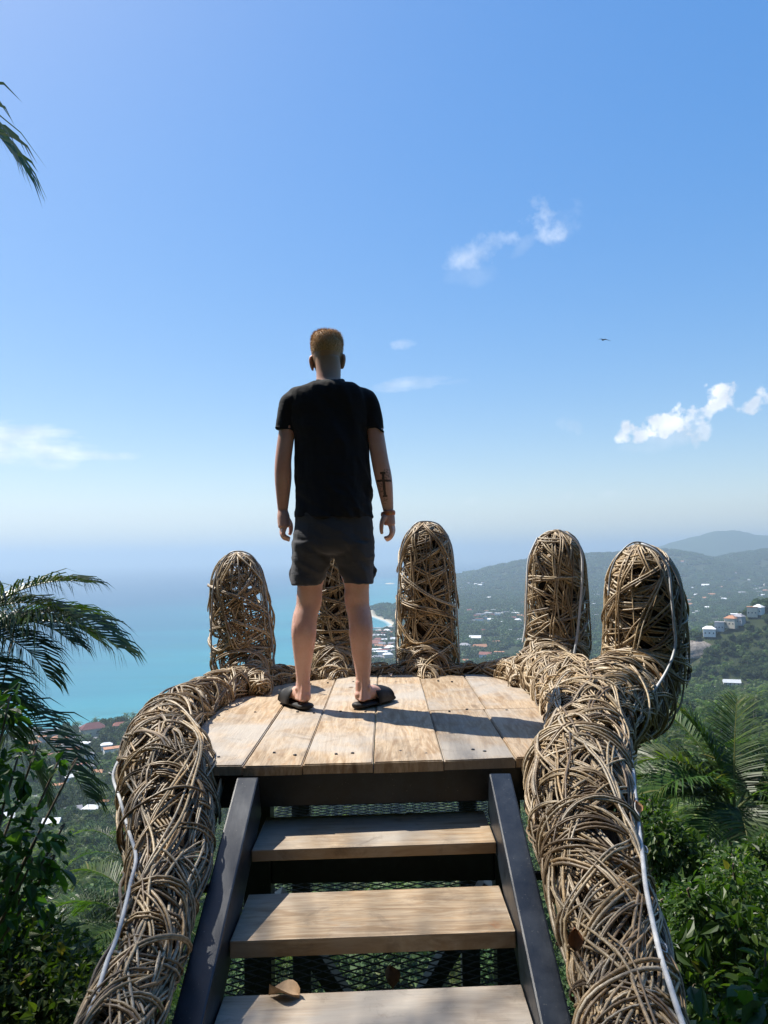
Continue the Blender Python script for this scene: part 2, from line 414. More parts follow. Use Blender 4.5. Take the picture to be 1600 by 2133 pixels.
def ground_disc():
    rad = np.concatenate([[0.0], np.geomspace(.6, 9000, 330)])
    front = np.radians(np.linspace(-36, 36, 300)); rest = np.radians(np.linspace(36, 324, 92))[1:-1]
    az = np.concatenate([front, rest])
    A, Rr = np.meshgrid(az, rad[1:])
    X = Rr * np.sin(A); Y = Rr * np.cos(A); Z = height(X, Y)
    na = len(az); V = np.stack([X, Y, Z], -1).reshape(-1, 3)
    V = np.concatenate([V, [[0, 0, -.95]]])
    i = np.arange(len(rad) - 2)[:, None]; j = np.arange(na)[None]; j2 = (j + 1) % na
    q = np.stack([i * na + j, (i + 1) * na + j, (i + 1) * na + j2, i * na + j2], -1).reshape(-1, 4)
    c = len(V) - 1; jj = np.arange(na)
    tri = np.stack([np.full(na, c), jj, (jj + 1) % na], -1)
    q = q[:, ::-1]; tri = tri[:, ::-1]
    sh = np.concatenate([coast_sd(X, Y).ravel(), [500]])
    me = mesh_np('ground', V, [q, tri], True, {'shore': sh})
    s = NT('forest_floor'); co = s.coords()
    n1 = s.noise(co, .05, 6, .6); n2 = s.noise(co, .9, 5, .6)
    c = s.ramp(n1, [(.35, (.014, .026, .009)), (.58, (.030, .045, .016)), (.72, (.12, .10, .06))])
    c = s.mix(s.math('MULTIPLY', n2, .5), c, (.035, .04, .018))
    sh_ = s.attr('shore')
    beach = s.new('MapRange'); s.put(beach.inputs[0], sh_); beach.inputs[1].default_value = 0; beach.inputs[2].default_value = 22
    c = s.mix(beach.outputs[0], (.55, .48, .37), c)
    s.set(color=c, rough=.9, spec=.15)
    me.materials.append(s.m)
    o = link(bpy.data.objects.new('ground', me)); tag(o, kind='structure')
    return o
ground_disc()

def sea_disc():
    rad = np.geomspace(300, 75000, 190)
    front = np.radians(np.linspace(-38, 38, 200)); rest = np.radians(np.linspace(38, 322, 60))[1:-1]
    az = np.concatenate([front, rest]); A, Rr = np.meshgrid(az, rad)
    X = Rr * np.sin(A); Y = Rr * np.cos(A)
    V = np.stack([X, Y, np.full_like(X, SEA)], -1).reshape(-1, 3); na = len(az)
    i = np.arange(len(rad) - 1)[:, None]; j = np.arange(na)[None]; j2 = (j + 1) % na
    q = np.stack([i * na + j, i * na + j2, (i + 1) * na + j2, (i + 1) * na + j], -1).reshape(-1, 4)[:, ::-1]
    me = mesh_np('sea', V, q, True, {'off': -coast_sd(X, Y).ravel()})
    s = NT('sea_water'); co = s.coords()
    o_ = s.attr('off')
    nz = s.noise(s.mapping(co, (.0010, .0035, 1)), 1.0, 5, .55, .8)
    nb = s.noise(s.mapping(co, (.004, .012, 1)), 1.0, 5, .6, .5)
    k = s.math('ADD', o_, s.math('MULTIPLY', s.math('SUBTRACT', nz, .5), 900.0))
    mr = s.new('MapRange'); s.put(mr.inputs[0], k); mr.inputs[1].default_value = -100; mr.inputs[2].default_value = 3600
    c = s.ramp(mr.outputs[0], [(0, (.05, .23, .26)), (.07, (.032, .20, .25)), (.17, (.022, .13, .195)), (.32, (.016, .075, .145)), (.6, (.014, .06, .125)), (1, (.012, .05, .11))])
    shw = s.new('MapRange'); s.put(shw.inputs[0], o_); shw.inputs[1].default_value = 700; shw.inputs[2].default_value = 100
    c = s.mix(s.math('MULTIPLY', s.ramp(nb, [(.5, (0, 0, 0)), (.62, (.6, .6, .6))]), shw.outputs[0]), c, (.035, .16, .19))
    surf = s.new('MapRange'); s.put(surf.inputs[0], o_); surf.inputs[1].default_value = 14; surf.inputs[2].default_value = 2
    c = s.mix(surf.outputs[0], c, (.5, .55, .52))
    s.bump(s.noise(co, .12, 6, .6), .25, 1.0)
    s.set(color=c, rough=.38, spec=.22)
    me.materials.append(s.m)
    o = link(bpy.data.objects.new('sea', me)); tag(o, kind='structure')
sea_disc()

def far_island():
    n, mrows = 90, 14
    K = 6500 / 14000; xs = np.linspace(4300, 12500, n); prof = np.interp(xs, [4300, 4640, 4780, 5250, 5690, 6040, 6390, 6740, 7400, 8500, 10500, 12500], [0, 0, 300, 418, 490, 575, 578, 505, 480, 560, 300, 0])
    prof = prof * (.96 + .08 * fbm(xs / 300, xs * 0, 5))
    V = []
    for r in range(mrows):
        t = r / (mrows - 1) * 2 - 1
        hh = prof * (1 - abs(t) ** 1.4)
        V.append(np.stack([xs * K, 14000 * K + t * 520 + 0 * xs, SEA + hh * .595 - 2 + (fbm(xs / 200, xs * 0 + t * 4, 8) - .5) * 22 * (1 - abs(t))], -1))
    V = np.concatenate(V); i = np.arange(mrows - 1)[:, None]; j = np.arange(n - 1)[None]
    q = np.stack([i * n + j, i * n + j + 1, (i + 1) * n + j + 1, (i + 1) * n + j], -1).reshape(-1, 4)
    o = obj('hills', mesh_np('hills', V, q), mat_plain('island_forest', (.04, .065, .03), .9, .1, .3, .004))
    tag(o, kind='structure')
far_island()

# ------------------------------------------------------------------ plants
def leaves_np(pos, dirs, nrm, length, wr=.42, fold=.18):
    n = len(pos)
    dirs = dirs / (np.linalg.norm(dirs, axis=1, keepdims=True) + 1e-9)
    side = np.cross(dirs, nrm); side /= np.linalg.norm(side, axis=1, keepdims=True) + 1e-9
    up = np.cross(side, dirs)
    Lh = np.asarray(length)[:, None]
    def pt(t, w, u): return pos + dirs * Lh * t + side * Lh * w * wr + up * Lh * u
    V = np.stack([pt(0, 0, 0), pt(.32, .46, fold * .5), pt(.68, .36, fold * .3), pt(1, 0, -fold * .7), pt(.68, -.36, fold * .3), pt(.32, -.46, fold * .5)], 1)
    q = np.array([[0, 1, 2, 3], [0, 3, 4, 5]])
    F = (q[None] + (np.arange(n) * 6)[:, None, None]).reshape(-1, 4)
    return V.reshape(-1, 3), F
def unit_rand(n, r=rng):
    v = r.normal(size=(n, 3)); return v / np.linalg.norm(v, axis=1, keepdims=True)
def leaf_mesh(name, centers, radii, n, size, wr=.42, droop=.4, r=None):
    """leaves spread through several clumps, denser towards each clump's skin."""
    r = r or np.random.default_rng(abs(hash(name)) % 1000)
    centers = np.asarray(centers, float); radii = np.asarray(radii, float)
    pick = r.choice(len(centers), n, p=radii ** 2 / (radii ** 2).sum())
    u = unit_rand(n, r); rr = radii[pick] * np.power(r.random(n), .38) * (.8 + .35 * r.random(n))
    pos = centers[pick] + u * rr[:, None] * np.array([1, 1, .8])
    d = u * .8 + r.normal(size=(n, 3)) * .6; d[:, 2] -= droop
    nr = u * .5 + r.normal(size=(n, 3)) * .45; nr[:, 2] += .8
    V, F = leaves_np(pos, d, nr, size * (.55 + .6 * r.random(n) + 1.3 * r.random(n) ** 5), wr)
    rn = np.repeat(np.clip(r.normal(.48, .22, n), 0, .97) + (r.random(n) > .985) * .03, 6)
    return mesh_np(name, V, F, False, {'rnd': rn})
def branch_mesh(name, paths, sides=6):
    Vs, Fs, off = [], [], 0
    for pts, r0, r1 in paths:
        P = smooth_poly(pts, 9)[None]
        N = np.tile(np.array([.3, .9, .2]), (1, 9, 1))
        rad = np.linspace(r0, r1, 9)[None]
        V, F = tube_np(P, N, rad, sides); Vs.append(V); Fs.append(F + off); off += len(V)
    return mesh_np(name, np.concatenate(Vs), np.concatenate(Fs))
def broad_tree(name, base, clumps, n, size, mat, label, cat='tree', group=None, wr=.42, trunk_r=.09, droop=.4):
    """base: ground point; clumps: [(centre, radius)] in world space."""
    root = empty(name, base); b = np.array(base, float)
    C = np.array([c for c, _ in clumps]) - b; Rr = [q for _, q in clumps]
    hub = np.array([0, 0, max(.3, C[:, 2].mean() * .55)])
    paths = [([(0, 0, -.3), hub * [.5, .5, .5] + [.05, .03, 0], hub], trunk_r, trunk_r * .7)]
    for c, q in zip(C, Rr):
        paths.append(([hub, (hub + c) / 2 + [0, 0, -.12 * q], c, c + [0, 0, q * .45]], trunk_r * .55, trunk_r * .12))
    obj('trunk', branch_mesh('trunk', paths), M['bark'], root)
    obj('crown', leaf_mesh(name + '_crown', C, Rr, n, size, wr, droop, np.random.default_rng(int(abs(b[0] * 91 + b[1] * 37)) % 9999)), mat, root)
    return tag(root, label, cat, group)

def frond_np(az, el, L, droop, r, n=52, leaf=.62, wid=.036, hang=.45, curl=0.0, missing=0.0):
    """one feather leaf starting at the origin."""
    k = 26; t = np.linspace(0, 1, k)
    e = el - droop * np.power(t, 1.25); a = az + curl * t
    dirs = np.stack([np.cos(e) * np.sin(a), np.cos(e) * np.cos(a), np.sin(e)], -1)
    P = np.concatenate([[[0, 0, 0]], np.cumsum(dirs[:-1] * L / (k - 1), 0)])
    side0 = np.stack([np.cos(a), -np.sin(a), 0 * a], -1)
    up0 = np.cross(side0, dirs)
    V, F = tube_np(P[None], up0[None], (np.linspace(.028, .004, k) * (L / 3.0))[None], 5)
    Vl, Fq, Ft, rn = [], [], [], []
    tt = np.linspace(.10, .995, n)
    nb = 0
    for sgn in (-1, 1):
        ts = np.clip(tt + r.normal(0, .004, n), .08, 1)
        idx = ts * (k - 1); i = np.clip(idx.astype(int), 0, k - 2); f = (idx - i)[:, None]
        p = P[i] * (1 - f) + P[i + 1] * f; d = dirs[i]; s = side0[i] * sgn; u = up0[i]
        Ll = leaf * (.35 + .75 * np.sin(np.pi * np.clip(ts * .86 + .12, 0, 1)) ** .7) * (.85 + .3 * r.random(n)) * L / 3.0
        if missing: Ll = np.where(r.random(n) < missing, Ll * .25, Ll)
        fw = (.35 + .9 * ts ** 2)[:, None]
        d0 = s * .95 + d * fw + u * (.32 + .1 * r.normal(size=n))[:, None] + r.normal(size=(n, 3)) * .06
        d0 /= np.linalg.norm(d0, axis=1, keepdims=True)
        hg = hang * (.6 + .8 * r.random(n))[:, None]
        pts = [p]; dd = d0.copy()
        for q in range(3):
            pts.append(pts[-1] + dd * Ll[:, None] / 3); dd = dd + np.array([0, 0, -1.0]) * hg * (q + 1) * .55
            dd /= np.linalg.norm(dd, axis=1, keepdims=True)
        wv = np.cross(d0, u); wv /= np.linalg.norm(wv, axis=1, keepdims=True) + 1e-9
        wv = wv * .6 + u * .5 * sgn
        w = wid * L / 3.0
        ws = [.45, 1.0, .75]
        ring = []
        for q in range(3):
            ring += [pts[q] - wv * w * ws[q] * .5, pts[q] + wv * w * ws[q] * .5]
        ring.append(pts[3])
        Vl.append(np.stack(ring, 1).reshape(-1, 3))
        base = (np.arange(n) * 7)[:, None] + nb
        Fq.append(np.concatenate([base + [0, 1, 3, 2], base + [2, 3, 5, 4]])); Ft.append(base + [4, 5, 6]); nb += n * 7
        rn.append(np.repeat(np.clip(.45 + .2 * r.normal(size=n) + .2 * (ts > .8), 0, .95), 7))
    off = len(V)
    Vall = np.concatenate([V] + Vl)
    return Vall, [np.concatenate([F] + [f + off for f in Fq]), np.concatenate(Ft) + off], np.concatenate([np.full(off, .92)] + rn)

def palm(name, crown, fronds, label, group=None, ground=None, mat='palm', trunk_r=.13, nuts=True, seed=1, n=52, leaf=.62, hang=.45, spread=.08, wid=.036):
    r = np.random.default_rng(seed)
    c = np.array(crown, float); root = empty(name, c)
    if ground is None:
        gz = float(height(np.array([c[0]]), np.array([c[1]]))[0])
        ground = (c[0] - .6, c[1] + .3, gz)
    g = np.array(ground) - c
    k = 14; P = smooth_poly([g + [0, 0, -.3], g * .6 + [-.25, .1, 0], g * .25 + [-.1, 0, 0], np.array([0, 0, .05])], k)
    ring = 1 + .05 * (np.arange(k) % 2)
    V, F = tube_np(P[None], np.tile([0, 1., .1], (1, k, 1)), (np.linspace(trunk_r * 1.35, trunk_r * .85, k) * ring)[None], 9)
    obj('trunk', mesh_np('trunk', V, F), M['palm_trunk'], root)
    for (az, el, L, dr) in fronds:
        V, F, rn = frond_np(math.radians(az), math.radians(el), L, math.radians(dr), r, n, leaf, wid, hang=hang, curl=r.normal(0, .12))
        o = obj('frond', mesh_np('frond', V, F, False, {'rnd': rn}), M[mat], root)
        o.location = Vector((math.sin(math.radians(az)) * spread, math.cos(math.radians(az)) * spread, .1 * r.random()))
    if nuts:
        bm = bmesh.new(); bmesh.ops.create_icosphere(bm, subdivisions=2, radius=.11)
        for v in bm.verts: v.co.z *= 1.2
        nm = bm_mesh('coconut', bm, True)
        for q in range(6):
            a = q * 1.05 + .3
            obj('coconut', nm, M['coconut'], root, (math.cos(a) * .22, math.sin(a) * .22, -.16 - .07 * (q % 3)))
    return tag(root, label, 'palm tree', group)

# --- palm beside the platform on the left, only its right-hand leaves are in the picture
cl = at(-150, 1425, 10.0)
palm('coconut_palm', cl, [(78, 68, 2.5, 82), (96, 44, 2.8, 84), (94, -16, 2.6, 46), (112, 52, 2.2, 118), (60, 52, 2.3, 100), (84, 72, 2.2, 120), (122, 28, 2.2, 100), (104, 58, 2.3, 105),
                          (150, 40, 2.6, 80), (30, 45, 2.8, 80), (-20, 50, 2.9, 80), (-75, 40, 3, 80), (-120, 50, 3, 85), (200, 60, 2.8, 80), (70, -35, 2.2, 40)],
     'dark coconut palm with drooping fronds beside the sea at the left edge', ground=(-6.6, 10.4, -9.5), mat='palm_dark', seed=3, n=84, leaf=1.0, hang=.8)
# --- taller palm by the stairs; one leaf tip shows in the top left corner and the rest dapples the treads
palm('tall_palm', (-6.97, 7.0, 6.25), [(76, 5, 3.6, 64), (-20, 40, 3.0, 80), (-70, 40, 3, 80), (-120, 35, 3, 80), (170, 50, 3, 80), (215, 35, 3, 80), (20, 55, 2.6, 70), (120, 50, 2.6, 80)],
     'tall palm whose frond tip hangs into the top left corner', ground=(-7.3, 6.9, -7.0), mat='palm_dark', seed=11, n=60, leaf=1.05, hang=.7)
palm('tall_palm', (-5.95, 4.6, 7.9), [(64, 26, 3.1, 62), (76, 34, 2.9, 70), (88, 30, 3.2, 66), (116, 36, 2.9, 70), (-20, 40, 3.0, 80), (-70, 40, 3, 80), (-120, 35, 3, 80), (170, 50, 3, 80), (215, 35, 3, 80)],
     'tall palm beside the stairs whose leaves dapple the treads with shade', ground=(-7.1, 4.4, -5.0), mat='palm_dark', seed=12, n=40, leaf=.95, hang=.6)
# --- palm on the right below the hand
palm('coconut_palm', at(1530, 1690, 16.5), [(-82, 62, 2.7, 105), (-75, 82, 2.2, 40), (-70, 38, 2.6, 85), (-100, 30, 2.2, 70), (-30, 66, 2.6, 50), (30, 78, 2.5, 45), (65, 55, 2.9, 80),
                                         (95, 40, 3.0, 80), (110, 15, 2.7, 70), (-130, 5, 1.9, 95), (-165, 20, 2.1, 95), (-55, 18, 2.1, 70), (150, 0, 2.2, 60), (20, 50, 2.7, 80), (-115, 55, 2.4, 100)],
     'bright coconut palm with fanned fronds below the right arm of the hand', seed=5, n=86, leaf=1.0, hang=.30, wid=.055)
# --- palms behind the left arm
palm('coconut_palm', at(300, 1935, 19), [(-85, 42, 2.5, 75), (-95, 18, 2.4, 70), (-70, 65, 2.3, 80), (-110, -8, 2.2, 55), (-60, 30, 2.3, 80), (-140, 30, 2.2, 80), (60, 40, 2.5, 80), (120, 30, 2.5, 80),
                                        (10, 60, 2.5, 70), (170, 20, 2.3, 80), (-25, 45, 2.4, 80)],
     'sunlit coconut palm peeking out from behind the left woven arm', seed=8, wid=.05, n=70, leaf=.95, hang=.4)
palm('coconut_palm', at(268, 1790, 33), [(-80, 60, 2.7, 85), (-95, 30, 2.6, 80), (-60, 78, 2.4, 60), (-120, 10, 2.4, 70), (60, 50, 2.7, 80), (100, 30, 2.6, 80), (0, 60, 2.6, 80), (150, 20, 2.6, 80), (-30, 40, 2.6, 80)],
     'small pale green palm top beside the bulge of the left arm', seed=9, n=40, leaf=.7, hang=.4)
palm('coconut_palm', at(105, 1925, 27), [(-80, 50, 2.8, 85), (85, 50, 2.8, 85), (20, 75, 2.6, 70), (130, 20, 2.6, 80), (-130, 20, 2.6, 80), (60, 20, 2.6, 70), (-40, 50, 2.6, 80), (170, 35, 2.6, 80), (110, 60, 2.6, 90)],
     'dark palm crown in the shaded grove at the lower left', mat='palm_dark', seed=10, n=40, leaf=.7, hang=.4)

# --- broad-leaved trees close by
def clp(lst): return [(at(x, y, Y), q) for (x, y, Y, q) in lst]
broad_tree('broadleaf_tree', (-3.9, 6.6, -6.0), clp([(15, 1480, 6.6, .16), (-40, 1470, 6.8, .35), (-60, 1560, 6.6, .35), (30, 1605, 6.6, .2), (70, 1575, 6.9, .12), (0, 1720, 6.4, .28), (80, 1740, 6.4, .18),
           (60, 1810, 6.3, .22), (-40, 1850, 6.4, .5), (125, 1735, 6.5, .09), (105, 1800, 6.4, .12), (30, 1870, 6.5, .3), (120, 1590, 6.9, .1), (150, 1600, 7, .08), (30, 1310, 11.2, .16)]),
           620, .115, M['leaf_dark'], 'dark tree with oval glossy leaves behind the palm at the left edge', wr=.55, trunk_r=.035)
broad_tree('broadleaf_tree', (-3.6, 8.2, -8.2), clp([(20, 2060, 8, .75), (120, 2090, 7.8, .6), (200, 2120, 7.6, .4), (-80, 1990, 8.4, .9), (90, 2000, 8.6, .5), (160, 2040, 8.3, .35)]), 9500, .085, M['leaf_small'],
           'dark shaded tree in the lower left corner', wr=.55, trunk_r=.12)
cr_ = np.random.default_rng(15)
cc_ = [(1365 + 290 * cr_.random(), 1790 + 380 * cr_.random() ** .9, 7.2 + 1.8 * cr_.random(), .16 + .22 * cr_.random()) for _ in range(46)]
broad_tree('creeper_tree', (4.2, 8.6, -8.5), clp(cc_ + [(1640, 1990, 9.2, .7), (1500, 2000, 9.4, .7), (1420, 2090, 9.0, .6)]), 24000, .056, M['leaf_small'],
           'tree draped in small-leaved creeper at the lower right', wr=.6, trunk_r=.05)
broad_tree('broadleaf_tree', (3.5, 7.4, -8.0), clp([(1400, 1990, 6.9, .22), (1450, 2080, 6.7, .26), (1540, 1930, 7.0, .22), (1590, 2060, 6.7, .3), (1480, 1890, 7.2, .16), (1380, 2110, 6.6, .2)]), 900, .105, M['leaf_dark'],
           'larger-leaved tree poking out of the creeper at the lower right', wr=.5, trunk_r=.03)
broad_tree('broadleaf_shrub', (1.7, 3.6, -4.2), clp([(1560, 2130, 3.6, .10), (1500, 2150, 3.5, .12), (1595, 2000, 4.0, .05), (1620, 2080, 3.8, .14)]), 170, .10, M['leaf'],
           'bright green leafy shoots at the bottom right corner', cat='shrub', wr=.5, trunk_r=.02)
broad_tree('broadleaf_tree', (2.9, 11.5, -11.5), clp([(1375, 1745, 11, .42), (1430, 1800, 11, .5), (1500, 1830, 11.5, .5), (1352, 1690, 12, .26), (1600, 1800, 12, .5)]), 4200, .10, M['leaf'],
           'bushy tree with reddish young leaves under the right palm', wr=.5, trunk_r=.14)
k = 0
for (x, y, z, q) in [(-.6, 4.6, -3.2, .8), (.5, 4.4, -3.0, .75), (0, 6.2, -4.0, 1.1), (-1.5, 5.6, -3.7, 1.0), (1.4, 5.6, -3.8, .9), (.9, 7.8, -5.6, 1.2), (-.9, 8.0, -5.6, 1.3)]:
    rr = np.random.default_rng(40 + k); k += 1
    cs = [((x + rr.normal(0, .35) * q, y + rr.normal(0, .3) * q, z + rr.normal(0, .22) * q), q * (.4 + .25 * rr.random())) for _ in range(6)]
    broad_tree('broadleaf_shrub', (x, y, float(height(np.array([x]), np.array([y]))[0]) - .1), cs, 2600, .085, M['leaf'],
               'leafy green shrub growing under the platform behind the wire mesh', cat='shrub', group='shrubs under the platform', wr=.55, trunk_r=.04)

# ------------------------------------------------------------------ woodland made of many trees
def crown_mesh(name, n, size, seed, w=4.0, h=5.0, lobes=7):
    r = np.random.default_rng(seed)
    C = np.array([(r.normal(0, w * .38), r.normal(0, w * .38), h * (.45 + .3 * r.random())) for _ in range(lobes)])
    Rr = w * (.35 + .25 * r.random(lobes))
    # a lumpy body so that no sky shows through the middle, under the leaf clumps
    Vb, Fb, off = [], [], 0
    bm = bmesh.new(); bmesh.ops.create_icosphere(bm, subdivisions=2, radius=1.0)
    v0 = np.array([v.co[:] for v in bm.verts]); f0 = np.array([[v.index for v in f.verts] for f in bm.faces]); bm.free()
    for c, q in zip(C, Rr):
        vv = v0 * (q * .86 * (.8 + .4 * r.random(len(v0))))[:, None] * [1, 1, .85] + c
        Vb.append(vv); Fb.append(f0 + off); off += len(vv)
    pick = r.choice(lobes, n, p=Rr ** 2 / (Rr ** 2).sum())
    u = unit_rand(n, r); u[:, 2] = np.abs(u[:, 2]) * .9 + u[:, 2] * .1
    pos = C[pick] + u * (Rr[pick] * (.85 + .22 * r.random(n)))[:, None]
    d = u * .5 + r.normal(size=(n, 3)) * .7; nr = u + r.normal(size=(n, 3)) * .4
    V, F = leaves_np(pos, d, nr, size * (.6 + .8 * r.random(n)), .7)
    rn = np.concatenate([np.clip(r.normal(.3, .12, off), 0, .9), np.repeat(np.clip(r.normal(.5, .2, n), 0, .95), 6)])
    k = 7; P = np.stack([np.linspace(0, .2, k), np.zeros(k), np.linspace(-2.5, h * .55, k)], -1)
    Vt, Ft = tube_np(P[None], np.tile([0, 1., 0], (1, k, 1)), np.linspace(.25, .15, k)[None], 5)
    base = off + len(V)
    me = mesh_np(name, np.concatenate(Vb + [V, Vt]), [np.concatenate(Fb), np.concatenate([F + off, Ft + base])], False,
                 {'rnd': np.concatenate([rn, np.full(len(Vt), .1)])})
    me.materials.append(M['leaf_far']); return me
def palm_crown_mesh(name, seed, nf=15, n=22):
    r = np.random.default_rng(seed); Vs, Qs, Ts, rn, off = [], [], [], [], 0
    for q in range(nf):
        V, F, a = frond_np(q * 2.399 + r.normal(0, .2), math.radians(r.choice([70, 45, 20, -10]) + r.normal(0, 8)), 3.6 + .5 * r.random(), math.radians(75 + 20 * r.random()), r, n, .85, .10, .5)
        Vs.append(V); Qs.append(F[0] + off); Ts.append(F[1] + off); rn.append(a); off += len(V)
    return mesh_np(name, np.concatenate(Vs), [np.concatenate(Qs), np.concatenate(Ts)], False, {'rnd': np.concatenate(rn)})
def trunk_mesh(name, h=10.0, r0=.2, bend=.8):
    k = 8; t = np.linspace(0, 1, k)
    P = np.stack([bend * (t - 1) * np.sin(t * 1.5), .2 * np.sin(t * 3), (t - 1) * h], -1)
    V, F = tube_np(P[None], np.tile([0, 1., 0], (1, k, 1)), np.linspace(r0 * 1.3, r0 * .7, k)[None], 6)
    return mesh_np(name, V, F)

HOUSE_SPOTS = []          # (x, y, clear radius) kept free of trees
def scatter_object(name, label, pts, scl, rot, idx, meshes):
    me = bpy.data.meshes.new(name); me.vertices.add(len(pts)); me.vertices.foreach_set('co', np.asarray(pts, np.float32).ravel())
    for nm, dat, ty in (('scl', scl, 'FLOAT'), ('rot', rot, 'FLOAT'), ('idx', idx, 'INT')):
        a = me.attributes.new(nm, ty, 'POINT'); a.data.foreach_set('value', np.asarray(dat, np.int32 if ty == 'INT' else np.float32))
    src = bpy.data.collections.new(name + '_kinds')
    for q, m_ in enumerate(meshes):
        src.objects.link(bpy.data.objects.new('%s_kind_%02d' % (name, q), m_))
    ng = bpy.data.node_groups.new(name + '_scatter', 'GeometryNodeTree')
    ng.interface.new_socket('Geometry', in_out='INPUT', socket_type='NodeSocketGeometry')
    ng.interface.new_socket('Geometry', in_out='OUTPUT', socket_type='NodeSocketGeometry')
    N = ng.nodes; gi = N.new('NodeGroupInput'); go = N.new('NodeGroupOutput')
    ci = N.new('GeometryNodeCollectionInfo'); ci.inputs['Collection'].default_value = src
    ci.inputs['Separate Children'].default_value = True; ci.inputs['Reset Children'].default_value = True
    ip = N.new('GeometryNodeInstanceOnPoints'); ip.inputs['Pick Instance'].default_value = True
    def na(nm, ty):
        a = N.new('GeometryNodeInputNamedAttribute'); a.data_type = ty; a.inputs['Name'].default_value = nm
        return [o for o in a.outputs if o.enabled and o.name == 'Attribute'][0]
    cx = N.new('ShaderNodeCombineXYZ')
    L = ng.links
    L.new(gi.outputs[0], ip.inputs['Points']); L.new(ci.outputs[0], ip.inputs['Instance'])
    L.new(na('idx', 'INT'), ip.inputs['Instance Index']); L.new(na('scl', 'FLOAT'), ip.inputs['Scale'])
    L.new(na('rot', 'FLOAT'), cx.inputs[2]); L.new(cx.outputs[0], ip.inputs['Rotation'])
    L.new(ip.outputs[0], go.inputs[0])
    o = link(bpy.data.objects.new(name, me)); md = o.modifiers.new('scatter', 'NODES'); md.node_group = ng
    return tag(o, label, 'trees', kind='stuff')
def polar_pts(n, r0, r1, a0, a1, power=1.0, seed=0):
    r = np.random.default_rng(seed)
    rr = np.power(r.random(n) * (r1 ** power - r0 ** power) + r0 ** power, 1 / power)
    a = np.radians(a0 + (a1 - a0) * r.random(n))
    x = rr * np.sin(a); y = rr * np.cos(a)
    return x, y, r
def keep_clear(x, y, sdv):
    ok = sdv > 12
    for (hx, hy, hr) in HOUSE_SPOTS:
        ok &= np.hypot(x - hx, (y - hy + hr * .35) / 1.4) > hr
    return ok

# ------------------------------------------------------------------ houses of the town and on the hill
for nm, c in (('wall_white', (.74, .73, .70)), ('wall_cream', (.62, .54, .42)), ('wall_grey', (.42, .42, .42)), ('roof_white', (.80, .80, .80)), ('roof_red', (.24, .085, .065)),
              ('roof_maroon', (.13, .045, .05)), ('roof_grey', (.30, .29, .31)), ('roof_orange', (.42, .20, .11)), ('roof_pale', (.50, .52, .54)), ('wall_blue', (.42, .58, .72)), ('glass_dark', (.04, .05, .06))):
    M[nm] = mat_plain(nm, c, .75, .3, .12, .6)
def house(px, py, w, d, h, wall, roof, kind, label, group=None, cat='house', rz=None, windows=0, name='house'):
    p = hit(px, py)
    gz = float(height(np.array([p[0]]), np.array([p[1]]))[0])
    face = math.atan2(-p[0], p[1])
    root = empty(name, (p[0], p[1], gz - .4), face + (random.uniform(-.5, .5) if rz is None else rz))
    HOUSE_SPOTS.append((p[0], p[1], max(w, d) * (.42 if name == 'villa' else .75) + 2))
    if name == 'villa': HOUSE_SPOTS.append((p[0] * .986, p[1] * .986, 5.5))
    obj('wall', bm_mesh('wall', box_bm((-w / 2, -d / 2, 0), (w / 2, d / 2, h))), M[wall], root)
    bm = bmesh.new(); o = .6; rh = min(w, d) * .32
    if kind == 'flat':
        bm.free(); bm = box_bm((-w / 2 - .3, -d / 2 - .3, h + .003), (w / 2 + .3, d / 2 + .3, h + .45))
    else:
        x, y = w / 2 + o, d / 2 + o
        rx = x if kind == 'gable' else max(x - y * .8, .2)
        vs = [bm.verts.new(v) for v in ((-x, -y, h - .1), (x, -y, h - .1), (x, y, h - .1), (-x, y, h - .1), (-rx, 0, h + rh), (rx, 0, h + rh))]
        for f in ((0, 1, 5, 4), (2, 3, 4, 5), (1, 2, 5), (3, 0, 4), (3, 2, 1, 0)): bm.faces.new([vs[i] for i in f])
    obj('roof', bm_mesh('roof', bm), M[roof], root)
    for q in range(windows):
        cx = -w / 2 + w * (q + .5) / windows
        win = obj('window', bm_mesh('window', box_bm((cx - .55, -d / 2 - .06, h * .4), (cx + .55, -d / 2 + .04, h * .4 + 1.3))), M['glass_dark'], root)
    return tag(root, label, cat, group)
house(193, 1533, 21, 14, 8, 'wall_cream', 'roof_maroon', 'hip', 'big temple hall with dark maroon roof by the turquoise water', cat='temple', rz=.15, windows=4, name='temple_hall')
house(250, 1518, 13, 8, 4, 'wall_cream', 'roof_red', 'hip', 'small pavilion with red roof right of the big shore tree', cat='pavilion', rz=.1, name='pavilion')
house(103, 1535, 13, 9, 4, 'wall_cream', 'roof_white', 'gable', 'building with gleaming white pointed roof near the shore', rz=.5)
house(125, 1545, 14, 8, 3.5, 'wall_cream', 'roof_orange', 'hip', 'low house with orange roof beside the white pointed roof', rz=.2)
house(58, 1530, 20, 9, 3.5, 'wall_grey', 'roof_grey', 'gable', 'long grey-roofed building on the shore left of the white roof', rz=.1)
house(160, 1548, 9, 5, 4.5, 'wall_cream', 'roof_grey', 'flat', 'cream walled building in front of the temple hall', rz=0)
house(120, 1562, 11, 5, 3.2, 'wall_white', 'roof_orange', 'gable', 'low white house with tan roof below the temple grounds', rz=.1)
house(57, 1685, 10, 7, 5, 'wall_white', 'roof_grey', 'gable', 'two-storey white house with lilac grey roof between palm fronds', rz=.25, windows=3)
house(150, 1697, 10, 6, 3, 'wall_grey', 'roof_grey', 'gable', 'low house with pale grey roof under the hanging frond', rz=.2)
house(108, 1728, 8, 6, 4.5, 'wall_white', 'roof_white', 'gable', 'house with bright white gable roof above the oval leaves', rz=-.3, windows=2)
house(8, 1725, 9, 8, 6, 'wall_white', 'roof_white', 'gable', 'white house cut by the left edge of the picture', rz=.3, windows=2)
